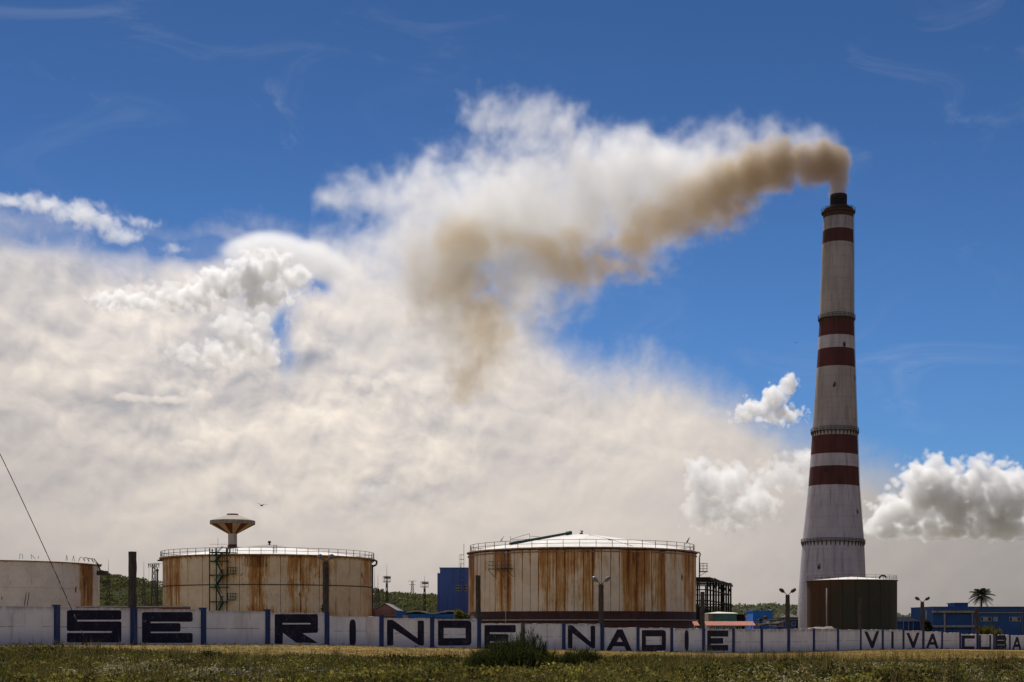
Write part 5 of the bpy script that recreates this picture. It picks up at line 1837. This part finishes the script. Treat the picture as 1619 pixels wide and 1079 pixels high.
# ------------------------------------------------------------------ birds
def flying_bird(label, px, py, d_, span, roll, yaw, sweep=.2):
    t = thing("vulture", label, "bird", at(px, py, d_), yaw, "vultures over and on the tanks")
    s = span / 2
    m = MB()
    prof = [(-.22, .0, .02), (-.12, 0, .07), (0, 0, .09), (.16, 0, .06), (.24, 0, .045), (.30, 0, .01)]
    rp_ = None
    for (x, y, r_r) in prof:
        ringp = [(x * span * .8, r_r * span * .8 * math.cos(a), r_r * span * .7 * math.sin(a)) for a in [k * math.pi / 3 for k in range(6)]]
        if rp_:
            for k in range(6):
                m.quad(rp_[k], rp_[(k + 1) % 6], ringp[(k + 1) % 6], ringp[k], smooth=True)
        rp_ = ringp
    m.quad((-.14 * span, -.03 * span, 0), (-.14 * span, .03 * span, 0), (-.34 * span, .07 * span, 0), (-.34 * span, -.07 * span, 0))
    for sg in (-1, 1):
        st = [(0.10, .02, .13), (.35, .10, .15), (.7, .13, .13), (1.0, .10, .03)]
        pv_ = None
        for (f, zz_, ch_) in st:
            f_ = f * s
            le = (ch_ * span * .45 - sweep * s * f * f, sg * f_, zz_ * span + .0)
            te = (-ch_ * span * .55 - sweep * s * f * f, sg * f_, zz_ * span)
            le2, te2 = (le[0], le[1], le[2] + .01 * span), (te[0], te[1], te[2] + .004 * span)
            if pv_:
                m.quad(pv_[0], le, te, pv_[1]); m.quad(pv_[2], pv_[3], te2, le2); m.quad(pv_[0], pv_[2], le2, le); m.quad(pv_[1], te, te2, pv_[3])
            pv_ = (le, te, le2, te2)
        m.quad(pv_[0], pv_[2], pv_[3], pv_[1])
    o = m.build("body", M['bird'], t)
    o.rotation_euler = (roll, 0, 0)
flying_bird("bird flying with raised wings above the left rusty tank, right of the water tower", 413.5, 799.5, 240, 2.3, .15, math.radians(75))
flying_bird("distant bird in the blue sky left of the chimney middle", 1258, 542.5, 420, 1.5, .1, math.radians(80))
flying_bird("tiny distant bird in the blue sky right of the chimney", 1439.5, 590, 480, 1.3, -.15, math.radians(95))
def perched(label, p, yaw, s=1.0, spread=False):
    t = thing("perched_vulture", label, "bird", p, yaw, "vultures over and on the tanks")
    m = MB()
    prof = [(-.30, -.05, .03), (-.20, .10, .10), (-.05, .25, .15), (.08, .42, .13), (.16, .54, .07), (.20, .62, .06), (.27, .64, .035), (.33, .61, .01)]
    rp_ = None
    for (x, z, r_r) in prof:
        ringp = [((x + r_r * .35 * math.sin(a)) * s, r_r * math.cos(a) * s, (z + r_r * math.sin(a)) * s) for a in [k * math.pi / 4 for k in range(8)]]
        if rp_:
            for k in range(8):
                m.quad(rp_[k], rp_[(k + 1) % 8], ringp[(k + 1) % 8], ringp[k], smooth=True)
        rp_ = ringp
    m.quad((-.15 * s, -.05 * s, .08 * s), (-.15 * s, .05 * s, .08 * s), (-.48 * s, .08 * s, -.20 * s), (-.48 * s, -.08 * s, -.20 * s))
    m.tube((-.03 * s, .05 * s, .12 * s), (0, .05 * s, -.05 * s), .018 * s, 4); m.tube((-.03 * s, -.05 * s, .12 * s), (0, -.05 * s, -.05 * s), .018 * s, 4)
    if spread:
        for sg in (-1, 1):
            m.quad((.05 * s, sg * .1 * s, .42 * s), (.0, sg * .75 * s, .62 * s), (-.22 * s, sg * .7 * s, .40 * s), (-.2 * s, sg * .1 * s, .22 * s))
    m.build("body", M['bird'], t)
def rail_at(px):   # point on the rail of the big tank
    dxr = (px - 920) / 179 * (R3 - .25)
    yy = -math.sqrt(max(0.1, (R3 - .25) ** 2 - dxr ** 2))
    return Vector((t3.location.x + dxr, 226 + yy, T3Z + H3 + .16 + 1.05 + .06))
perched("vulture perched on the rail at the left part of the striped tank", rail_at(793), math.radians(20), 1.05)
perched("vulture perched on the very top of the striped tank's roof", Vector((t3.location.x - .1, 226, T3Z + H3 + 3.25)), math.radians(160), .85, True)
perched("vulture perched on the rail at the right end of the striped tank", rail_at(1080), math.radians(35), 1.25)

# ------------------------------------------------------------------ guy wire with the pole it hangs from, just outside the left edge
gpole = thing("utility_pole", "wooden utility pole just outside the left edge, holding the guy wire", "pole", (-24.6, 60, -1.6))
m = MB(); m.tube((0, 0, 0), (0, 0, 14.6), .17, 10, .12); m.build("shaft", M['bark'], gpole)
m = MB(); m.box((0, 0, 13.9), (2.2, .12, .14)); m.build("crossarm", M['bark'], gpole)
gw = MB()
g0, g1 = Vector((-24.5, 60, 12.4)), at(149, 1037, 60)
pa = at(0, 700, 60); 
ptsw = []
for k in range(25):
    f = k / 24
    # a sagging line through the two seen points
    x = g0.x + (g1.x - g0.x) * f
    pxs = [g0.x, xat(0, 60), xat(60, 60), xat(107, 60), g1.x]
    pzs = [g0.z + .4, zat(700, 60), zat(858, 60), zat(960, 60), g1.z]
    c_ = np.polyfit(pxs, pzs, 2)
    ptsw.append(Vector((x, 60, float(np.polyval(c_, x)))))
gw.path(ptsw, .018, 5)
tag(gw.build("guy_wire", M['wire']), "long dark guy wire running down from the left edge to the weeds below the wall", "wire")

# litter
for lb, px, py, d_ in (("white scrap of litter on the dry grass below the word VIVA", 1391, 1044.5, 76), ("white scrap of litter at the foot of the wall below the letter D of the slogan's third word", 1044, 1033.2, wall_y(11.5) - 3)):
    m = MB(); rr = random.Random(int(px))
    for k in range(5):
        m.box((rr.uniform(-.35, .35), rr.uniform(-.1, .1), .05), (rr.uniform(.15, .35), .15, rr.uniform(.04, .12)), rr.uniform(0, 3))
    o = m.build("litter", M['litter']); o.location = (xat(px, d_), d_, float(ground_z(xat(px, d_), d_)) + .01)
    tag(o, lb, "litter")

# ------------------------------------------------------------------ weeds and grass in the foreground
M['weeds'] = foliage("weeds", trans=.30)
def scatter(n, y0, y1, r, margin=1.12, xoff=2):
    y = np.sqrt(r.uniform(y0 ** 2, y1 ** 2, n))
    x = r.uniform(-1, 1, n) * (CX * y / FPX * margin + xoff)
    return x, y
def screen(x, y, z):
    return CX + x * FPX / y, HY - z * FPX / y
def fbm(x, y, s, seed):
    v = 0
    for o_ in range(4):
        f = s * 2 ** o_
        v = v + (np.sin(x * f * 1.1 + seed * 3.1 + 2 * np.sin(y * f * .7 + seed)) * np.cos(y * f * 1.3 + seed * 1.7 + 1.5 * np.sin(x * f * .6 + seed * 2))) / 1.7 ** o_
    return v / 2.3
rw = np.random.default_rng(41)
# leafy weeds
n = 62000
x, y = scatter(n, 30, 71, rw)
dens = fbm(x, y, .22, 1)
edge_y = 67.5 + 2.2 * fbm(x, y * 0, .12, 5) + 1.0 * fbm(x, y * 0, .5, 6)
edge_y = edge_y - 2.0 * smooth01((x - 4) / 12) + 0.0
clump = fbm(x, y, .9, 21)
keep = (y < edge_y) & (rw.random(n) < np.clip(.55 + .7 * dens + 1.2 * clump, .04, 1))
# bare grey patch, centre left
z = ground_z(x, y)
px, py = screen(x, y, z)
bare = (np.exp(-(((px - 400) / 130) ** 2 + ((py - 1060) / 12) ** 2)) + .7 * np.exp(-(((px - 570) / 60) ** 2 + ((py - 1058) / 10) ** 2)))
keep &= rw.random(n) > bare * .72
x, y, z, dens = x[keep], y[keep], z[keep], dens[keep]
px, py = screen(x, y, z)
n = len(x)
NL = 13
h = rw.uniform(.10, .38, n) * (1 + .35 * dens + .5 * fbm(x, y, .9, 21)) * np.clip(1.15 - (y - 45) / 60, .5, 1)
C = np.stack([np.repeat(x, NL), np.repeat(y, NL), np.repeat(z, NL)], 1)
u = rw.random(n * NL)
hh = np.repeat(h, NL)
C[:, :2] += rw.normal(0, 1, (n * NL, 2)) * (.05 + .10 * u)[:, None]
C[:, 2] += hh * (.15 + .95 * u)
Q = leaf_quads(C, hh * rw.uniform(.14, .42, n * NL), rw, .55)
PAL = np.array([(.090, .086, .026), (.150, .140, .038), (.060, .060, .020), (.215, .182, .052), (.110, .078, .034), (.115, .060, .036), (.040, .040, .017), (.25, .20, .085)])
band_ = fbm(x, y, .35, 9) + .5 * fbm(x, y, 1.1, 3)
near = smooth01((58 - y) / 10)
idx = np.where(rw.random(n) < .22 + .5 * near * (band_ > -.2), np.where(rw.random(n) < .6, 1, 3), rw.choice([0, 2, 4, 6, 5], n, p=[.34, .28, .16, .14, .08]))
patch = np.clip(.85 + .75 * fbm(x, y, .42, 33) + .4 * fbm(x, y, 1.6, 35), .3, 1.5)
tint = np.repeat(PAL[idx] * rw.uniform(.6, 1.3, (n, 1)) * patch[:, None], NL, 0) * rw.uniform(.7, 1.35, (n * NL, 1))
o = bpy.data.objects.new("weeds", quads_mesh("weeds", Q, M['weeds'], tint)); COL.objects.link(o)
tag(o, "low leafy green and brown weeds covering the foreground bank", "weeds", None, 'stuff')
# upright stalks and grass tufts
def tufts(name, label, n, y0, y1, hr, nb, width, pal, prob, seed, lean=.35, tip=None):
    r = np.random.default_rng(seed)
    x, y = scatter(n, y0, y1, r)
    z = ground_z(x, y)
    px, py = screen(x, y, z)
    k = r.random(n) < prob(x, y, px, py)
    x, y, z = x[k], y[k], z[k]
    n = len(x)
    B_ = np.stack([np.repeat(x, nb), np.repeat(y, nb), np.repeat(z, nb)], 1)
    B_[:, :2] += r.normal(0, .05, (n * nb, 2))
    H_ = np.repeat(r.uniform(*hr, n), nb) * r.uniform(.6, 1.1, n * nb)
    ln = r.normal(0, lean, (n * nb, 2)) * H_[:, None]
    Q = blade_quads(B_, H_, ln, width * r.uniform(.7, 1.3, n * nb), r)
    pal = np.asarray(pal)
    tt = np.repeat(pal[r.integers(0, len(pal), n)], nb, 0) * r.uniform(.65, 1.35, (n * nb, 1))
    if tip:     # drooping pale seed heads on top
        top = (Q[:, 2] + Q[:, 3]) / 2
        d2 = np.stack([ln[:, 0], ln[:, 1], -np.abs(r.normal(0, .03, n * nb))], 1)
        d2 = d2 / (np.linalg.norm(d2, axis=1)[:, None] + 1e-6) * tip * r.uniform(.6, 1.3, (n * nb, 1))
        sd_v = np.cross(d2, np.array([0, 1, .3])); sd_v /= np.linalg.norm(sd_v, axis=1)[:, None] + 1e-6
        w_ = .018
        Q2 = np.stack([top, top + d2 * .5 + sd_v * w_, top + d2 - np.array([0, 0, .03]), top + d2 * .5 - sd_v * w_], 1)
        Q = np.concatenate([Q, Q2]); tt = np.concatenate([tt, np.tile(np.array([[.42, .39, .35]]), (n * nb, 1)) * r.uniform(.5, 1.25, (n * nb, 1))])
    o = bpy.data.objects.new(name, quads_mesh(name, Q, M['weeds'], tt)); COL.objects.link(o)
    tag(o, label, "grass", None, 'stuff')
tufts("grass_tufts", "rough green and straw coloured grass tufts among the foreground weeds", 22000, 30, 70, (.18, .42), 7, .022,
      [(.085, .09, .025), (.13, .12, .04), (.05, .055, .018), (.19, .155, .065)], lambda x, y, px, py: .45 + .4 * fbm(x, y, .5, 12), 51)
def silver(x, y, px, py):
    a = np.exp(-(((px - 190) / 70) ** 2 + ((py - 1068) / 9) ** 2)) * .9 + np.exp(-(((px - 250) / 60) ** 2 + ((py - 1060) / 5) ** 2)) * .6 + np.exp(-(((px - 320) / 24) ** 2 + ((py - 1072) / 8) ** 2))
    b = smooth01((px - 1090) / 160) * smooth01((py - 1046) / 8) * (1 - .9 * smooth01((px - 1420) / 60) * smooth01((1068 - py) / 10)) * .62
    return np.clip(a + b + .02, 0, 1) * np.clip(.75 + .8 * fbm(x, y, 1.0, 30), .1, 1)
tufts("silver_grass", "silvery seed headed grass, in patches at the lower left and lower right", 30000, 40, 62, (.12, .32), 6, .014,
      [(.12, .11, .075), (.09, .09, .05), (.16, .15, .11)], silver, 52, .45, tip=.13)
def stalks(x, y, px, py):
    return np.clip(np.exp(-(((px - 400) / 130) ** 2 + ((py - 1060) / 13) ** 2)) + .7 * np.exp(-(((px - 570) / 60) ** 2 + ((py - 1058) / 12) ** 2)), 0, 1)
tufts("dry_stalks", "grey dry stalks lying on the bare patch at the lower left", 16000, 44, 64, (.05, .14), 6, .02,
      [(.17, .15, .13), (.10, .085, .075), (.05, .045, .04)], stalks, 53, 2.6)
# short dry grass on the mown strip
def strip(x, y, px, py):
    iw = (x - X0) / SX
    yw = Y0 + iw * SY
    return np.where(y < yw - .25, np.clip(.8 + .4 * fbm(x, y, .3, 8), .2, 1), 0)
tufts("short_grass", "short dry yellow brown grass on the level strip before the wall", 60000, 64, 160, (.03, .09), 5, .035,
      [(.28, .18, .06), (.22, .145, .045), (.17, .135, .038), (.32, .22, .09)], strip, 54, .7)
def wallfoot(x, y, px, py):
    iw = (x - X0) / SX
    yw = Y0 + iw * SY
    ac = (yw - y) * SX / SP
    return np.where((ac > .12) & (ac < .75), .55 + .5 * fbm(x, y * 0, .8, 4), 0)
tufts("wallfoot_weeds", "thin line of green weeds along the foot of the wall", 90000, 76, 190, (.06, .26), 5, .03,
      [(.06, .065, .02), (.09, .085, .03), (.04, .045, .016)], wallfoot, 55, .5)
tufts("tall_weeds", "scattered taller brown and green weed stalks standing out of the low weeds", 6500, 36, 69, (.35, .85), 9, .024,
      [(.075, .075, .028), (.11, .085, .045), (.05, .052, .022), (.17, .13, .07)], lambda x, y, px, py: np.clip(.25 + 1.1 * fbm(x, y, .33, 61), 0, 1), 57, .22)
# grey stones on the bare patch
rs = np.random.default_rng(77)
mm = MB()
cnt = 0
for k in range(4000):
    y = rs.uniform(45, 62); x = rs.uniform(-22, 0)
    z = float(ground_z(x, y)); px, py = screen(x, y, z)
    p = math.exp(-(((px - 420) / 120) ** 2 + ((py - 1062) / 11) ** 2)) + .6 * math.exp(-(((px - 570) / 50) ** 2 + ((py - 1062) / 10) ** 2))
    if rs.random() < p and cnt < 420:
        s = rs.uniform(.05, .22)
        mm.box((x, y, z + s * .1), (s * rs.uniform(1, 2.2), s, s * .55), rs.uniform(0, 3), rs.uniform(-.3, .3)); cnt += 1
M['stone'] = painted("grey_rubble", (.20, .185, .175), (.13, .12, .115), dirt=(.05, .045, .04), scale=4, bumpy=.5)
tag(mm.build("rubble", M['stone']), "grey rubble and stones on the bare patch at the lower left", "rubble", None, 'stuff')

# ------------------------------------------------------------------ volumes (smoke and heaped clouds), density evaluated on a grid by geometry nodes
def volume_material(name, color, density, aniso=0.0, absorb=None, absd=0.0):
    mat = bpy.data.materials.new(name)
    mat.use_nodes = True
    T = NT(mat.node_tree)
    T.n.clear()
    out = T.new('ShaderNodeOutputMaterial')
    pv = T.new('ShaderNodeVolumePrincipled')
    pv.inputs['Color'].default_value = (*color, 1)
    at_ = T.new('ShaderNodeAttribute', attribute_name='density')
    T.put(pv.inputs['Density'], T.mul(at_.outputs['Fac'], density))
    pv.inputs['Density Attribute'].default_value = ""
    pv.inputs['Anisotropy'].default_value = aniso
    if absorb:
        pv.inputs['Absorption Color'].default_value = (*absorb, 1)
    T.l.new(pv.outputs[0], out.inputs['Volume'])
    return mat


def gn_volume(name, lo, hi, res, blobs3, mat, nscale, namp, edge=(0.0, 0.35), warp=0.0, wscale=0.05, cauli=0.0, cscale=0.1, fine=0.0, floor=None, parent=None, inner=(0, 0), seed=0.0, calm=None):
    """blobs3: (centre xyz, radii xyz, weight).  lo/hi: box corners relative to the object's origin"""
    ng = bpy.data.node_groups.new(name + "_density", 'GeometryNodeTree')
    ng.interface.new_socket("Geometry", in_out='INPUT', socket_type='NodeSocketGeometry')
    ng.interface.new_socket("Geometry", in_out='OUTPUT', socket_type='NodeSocketGeometry')
    T = NT(ng)
    gout = T.new('NodeGroupOutput')
    vc = T.new('GeometryNodeVolumeCube')
    T.put(vc.inputs['Min'], tuple(lo))
    T.put(vc.inputs['Max'], tuple(hi))
    for k, r in zip('XYZ', res):
        vc.inputs['Resolution ' + k].default_value = r
    pos = T.new('GeometryNodeInputPosition').outputs[0]
    so = (seed * 13.1, seed * 7.7, seed * 3.3)
    if warp:
        wn = T.v('SUBTRACT', T.noise(T.v('ADD', pos, so), wscale, 2, 0.5, color=True), (0.5, 0.5, 0.5))
        wk = T.mul(T.ss(T.v('LENGTH', pos, out=1), calm[0], calm[1]), warp) if calm else warp
        p = T.v('ADD', pos, T.v('SCALE', wn, wk))
    else:
        p = pos
    F = None
    for c, r, w in blobs3:
        q = T.v('MULTIPLY', T.v('SUBTRACT', p, tuple(c)), (1 / r[0], 1 / r[1], 1 / r[2]))
        ln = T.v('LENGTH', q, out=1)
        if w == 1.0:
            g = T.m('SUBTRACT', 1.0, ln)
        else:
            g = T.m('MULTIPLY_ADD', ln, -w, w)
        F = g if F is None else T.m('SMOOTH_MAX', F, g, 0.12)
    f = F
    if namp:
        n = T.noise(T.v('ADD', p, so), nscale, 4, 0.58)
        f = T.m('MULTIPLY_ADD', T.sub(n, 0.5), namp, f)
    if cauli:
        v1 = T.voro(p, cscale, 'F1', 0.35, 1, 0.5)
        f = T.m('MULTIPLY_ADD', T.sub(0.45, v1), cauli, f)
    if fine:
        n2 = T.noise(p, nscale * 4.5, 3, 0.62)
        f = T.m('MULTIPLY_ADD', T.sub(n2, 0.5), fine, f)
    if floor is not None:
        z = T.xyz(pos)[2]
        f = T.sub(f, T.mul(T.ss(z, floor[0], floor[1], 1.0, 0.0), 1.0))
    dn = T.ss(f, edge[0], edge[1])
    T.put(vc.inputs['Density'], dn)
    setm = T.new('GeometryNodeSetMaterial')
    setm.inputs['Material'].default_value = mat
    T.l.new(vc.outputs[0], setm.inputs[0])
    T.l.new(setm.outputs[0], gout.inputs[0])
    vd = bpy.data.volumes.new(name)
    o = bpy.data.objects.new(name, vd)
    COL.objects.link(o)
    vd.materials.append(mat)
    md = o.modifiers.new("density", 'NODES')
    md.node_group = ng
    md.show_viewport = False
    if parent:
        o.parent = parent
    return o


# smoke plume: drifts left from the chimney mouth, everything relative to the mouth
SD = 330.0
SM = at(1325.5, 308, SD)
KS = SD / FPX
def sb(px, py, rx, ry, w=1.0, ryy=None, yo=0.0):
    return (((px - 1325.5) * KS, yo, (308 - py) * KS), (rx * KS, (ryy or (rx + ry) / 2) * KS, ry * KS), w)

white = [sb(1322, 262, 22, 34, .5), sb(1300, 240, 44, 46, .7), sb(1262, 240, 54, 56, .75), sb(1215, 245, 60, 64, .8), sb(1165, 265, 66, 80, .85),
         sb(1110, 285, 74, 94, .95), sb(1050, 300, 84, 110), sb(985, 300, 88, 118), sb(920, 320, 95, 120), sb(850, 330, 110, 130), sb(770, 340, 120, 130),
         sb(830, 195, 95, 58, .62), sb(885, 205, 60, 62, .5), sb(780, 180, 50, 42, .45), sb(955, 225, 60, 45, .6), sb(1000, 215, 50, 34, .5),
         sb(700, 320, 110, 90, .8), sb(640, 300, 95, 48, .65), sb(590, 312, 110, 40, .6), sb(545, 322, 70, 24, .5), sb(610, 390, 130, 90, .65), sb(690, 430, 150, 120, .8),
         sb(830, 440, 120, 110, .85), sb(900, 440, 80, 80, .75), sb(790, 530, 110, 110, .6), sb(740, 590, 70, 70, .4), sb(600, 500, 110, 110, .45), sb(690, 540, 110, 110, .5)]
brown = [sb(1324, 302, 16, 20, 2.6), sb(1325, 282, 20, 28, 2.4), sb(1320, 262, 28, 38, 2.2), sb(1300, 258, 40, 42, 1.8), sb(1285, 264, 44, 40, 1.5), sb(1275, 256, 46, 42, 1.25), sb(1235, 262, 50, 46, 1.2), sb(1190, 272, 52, 48, 1.15), sb(1145, 286, 52, 46, 1.1),
         sb(1090, 302, 56, 40, 1.1), sb(1150, 330, 50, 40, .5), sb(1090, 365, 60, 40, .5), sb(1010, 374, 60, 36, 1.0), sb(960, 380, 46, 30, .7), sb(915, 372, 36, 30, 1.0), sb(860, 388, 46, 28, 1.0), sb(800, 386, 50, 28, .8),
         sb(735, 390, 58, 44, 1.15), sb(715, 380, 36, 50, .6), sb(740, 440, 54, 60, .6), sb(705, 425, 30, 70, .5), sb(785, 510, 66, 90, .5), sb(745, 590, 44, 50, .42), sb(740, 500, 34, 60, .36), sb(880, 415, 110, 46, .6), sb(970, 410, 100, 40, .6), sb(1050, 350, 80, 50, .75), sb(1120, 335, 80, 50, .7), sb(640, 430, 60, 60, .3)]

SMOKE_W = volume_material("smoke_white", (0.985, 0.98, 0.97), 0.13, 0.35)
SMOKE_B = volume_material("smoke_soot", (0.70, 0.565, 0.39), 0.26, 0.2)
_T = NT(SMOKE_B.node_tree)
_pv = [n_ for n_ in SMOKE_B.node_tree.nodes if n_.bl_idname == 'ShaderNodeVolumePrincipled'][0]
_x = _T.xyz(coords(_T))[0]          # metres from the mouth: the soot thins into tan haze as it ages
_T.put(_pv.inputs['Color'], _T.mix(_T.mr(_x, -55.0, -8.0), (0.90, 0.76, 0.51), (0.61, 0.50, 0.36)))
_den = [n_ for n_ in SMOKE_B.node_tree.nodes if n_.bl_idname == 'ShaderNodeMath'][0].outputs[0]
_T.put(_pv.inputs['Density'], _T.mul(_den, _T.mr(_x, -40.0, -4.0, 0.85, 1.8)))
smoke = gn_volume("smoke_plume", (-835 * KS, -22, -335 * KS), (28 * KS, 22, 178 * KS), (330, 80, 200), white, SMOKE_W,
                  0.062, 1.30, edge=(0.05, 0.75), warp=9.0, wscale=0.05, fine=0.95, calm=(2, 45))
smoke.location = SM
smoke['label'] = "white and brown smoke plume drifting left from the mouth of the tall striped chimney"
smoke['category'] = "smoke"
smoke['kind'] = "stuff"
soot = gn_volume("soot_core", (-680 * KS, -22, -330 * KS), (26 * KS, 12, 100 * KS), (260, 54, 160), brown, SMOKE_B,
                 0.075, 1.25, edge=(0.02, 0.85), warp=11.0, wscale=0.045, fine=1.25, parent=smoke, seed=2, calm=(3, 45))

# heaped clouds far off, lit by the same sun
CD = 9000.0
KC = CD / FPX
def heap_cloud(label, lst, dens, color=(1, 1, 1), vox=2.0, edge=(0.0, 0.12), namp=0.5, nsc=0.018, cauli=1.0, csc=0.045, fine=0.25, flat=None, g=0.3, warp=10, seed=1.0, deep=1.0, name="cloud", dist=9000.0):
    KC = dist / FPX
    CD = dist
    x0 = min(b[0] - b[2] * 1.15 for b in lst); x1 = max(b[0] + b[2] * 1.15 for b in lst)
    y0 = min(b[1] - b[3] * 1.2 for b in lst) - 14; y1 = max(b[1] + b[3] * 1.2 for b in lst)
    cx, cy = (x0 + x1) / 2, y1
    org = at(cx, cy, CD)
    rmax = max((b[2] + b[3]) / 2 for b in lst) * deep
    bl = []
    r_ = random.Random(int(seed * 100))
    for b in lst:
        w = b[4] if len(b) > 4 else 1.0
        rd = (b[2] + b[3]) / 2 * deep
        bl.append((((b[0] - cx) * KC, r_.uniform(-.3, .3) * rmax * KC, (cy - b[1]) * KC), (b[2] * KC, rd * KC, b[3] * KC), w))
    dp = rmax * 1.35
    lo = ((x0 - cx) * KC, -dp * KC, 0)
    hi = ((x1 - cx) * KC, dp * KC, (y1 - y0) * KC)
    res = [max(8, int((h - l) / KC / vox)) for l, h in zip(lo, hi)]
    res[1] = int(res[1] * 0.75)
    m = volume_material("cloud_vapour", color, dens / KC, g)
    fl = None if flat is None else ((cy - flat[0]) * KC, (cy - flat[1]) * KC)
    o = gn_volume(name, lo, hi, res, bl, m, nsc / KC, namp, edge=edge, warp=warp * KC, wscale=0.03 / KC, cauli=cauli, cscale=csc / KC, fine=fine, floor=fl, seed=seed)
    o.location = org
    o['label'] = label
    o['category'] = "cloud"
    o['group'] = "clouds behind the power plant"
    return o

heap_cloud("big heaped grey and white cloud low at the right edge beside the tall chimney",
           [(1460, 775, 66, 56), (1510, 788, 84, 68), (1580, 796, 90, 70), (1425, 812, 58, 48), (1665, 820, 80, 66), (1395, 820, 34, 34), (1620, 765, 40, 30), (1475, 745, 40, 34), (1550, 752, 48, 36),
            (1400, 840, 50, 26, .9), (1620, 780, 40, 30), (1500, 838, 110, 34), (1600, 842, 90, 34), (1700, 845, 60, 34)], 0.09, edge=(0.0, 0.28), fine=.35, cauli=.9, vox=1.8, flat=(880, 838), seed=1)
heap_cloud("ragged white cloud close left of the chimney between its lower galleries",
           [(1118, 765, 42, 44), (1158, 768, 50, 46), (1192, 795, 52, 42), (1150, 815, 76, 38, .9), (1105, 740, 28, 30), (1205, 760, 30, 34, .9), (1240, 752, 42, 40, .9), (1278, 728, 30, 36, .9),
            (1265, 765, 36, 40, .8), (1110, 805, 46, 40, .8)], 0.05, edge=(0.0, 0.32), namp=.7, fine=.4, cauli=.9, seed=2)
heap_cloud("small bright wedge shaped cloud left of the chimney above the ragged one",
           [(1195, 648, 38, 24), (1222, 634, 30, 32), (1242, 614, 20, 26), (1252, 604, 13, 18), (1180, 656, 34, 18, .9), (1235, 655, 44, 24, .8)], 0.10, vox=1.3, edge=(0.0, 0.22), cauli=.9, fine=.35, csc=.06, nsc=.03, warp=6, seed=3)
heap_cloud("ragged flat white cloud high at the left edge of the sky",
           [(20, 318, 40, 14), (70, 325, 60, 18), (120, 335, 60, 24), (160, 352, 55, 24), (190, 368, 40, 18), (225, 352, 34, 10, .7), (270, 388, 34, 12, .8), (-30, 325, 40, 14)],
           0.045, vox=1.8, edge=(0.0, 0.8), cauli=.5, csc=.05, namp=1.7, nsc=.03, fine=1.0, warp=22, seed=4, g=.3)
heap_cloud("smooth dome shaped cloud cap left of the smoke plume",
           [(430, 392, 74, 32), (480, 405, 66, 34), (525, 425, 40, 30, .8), (390, 400, 50, 24, .8)], 0.035, edge=(0.0, 0.5), cauli=0, namp=.30, fine=.05, warp=6, seed=5, dist=12500)
heap_cloud("bright billowing cloud head under the dome shaped cap",
           [(395, 430, 60, 42), (430, 420, 44, 32), (455, 435, 36, 24), (350, 445, 60, 32), (478, 432, 18, 16), (290, 470, 80, 26, .8), (210, 475, 80, 20, .7), (420, 465, 50, 24, .8)],
           0.085, edge=(0.0, 0.22), cauli=.9, namp=.8, seed=6)
heap_cloud("rounded cloud head in the pale bank at the left below the domed cloud",
           [(370, 515, 40, 36), (400, 540, 42, 42), (350, 560, 50, 36, .8), (425, 560, 22, 36, .8), (415, 510, 22, 22), (300, 560, 60, 26, .6)],
           0.055, edge=(0.0, 0.28), cauli=.9, namp=.8, seed=7, dist=7200)
heap_cloud("pale curling cloud edge in the bank below the smoke plume",
           [(500, 655, 40, 12), (530, 630, 34, 14), (575, 602, 46, 16), (630, 598, 44, 18), (680, 612, 36, 16), (720, 615, 30, 20), (600, 640, 80, 30, .5)],
           0.035, color=(1, .97, .92), edge=(0.0, 0.35), cauli=.7, namp=1.4, fine=.6, vox=2.4, seed=9, dist=8000)
heap_cloud("long thin bright cloud streak low at the left",
           [(210, 628, 44, 9), (260, 632, 50, 10), (315, 625, 34, 16, .9), (340, 690, 46, 10, .6), (300, 702, 40, 9, .7)],
           0.035, color=(1, .97, .92), edge=(0.0, 0.35), cauli=.6, namp=1.4, fine=.6, seed=10, dist=6000)
heap_cloud("faint small cloud low above the middle of the tanks",
           [(550, 778, 34, 22, .8), (590, 775, 40, 24), (625, 765, 22, 16, .8), (600, 800, 50, 24, .5)], 0.02, edge=(0.0, 0.6), namp=1.0, seed=8)

scene.cycles.volume_bounces = 5
scene.cycles.volume_step_rate = 2.0
scene.cycles.volume_max_steps = 200
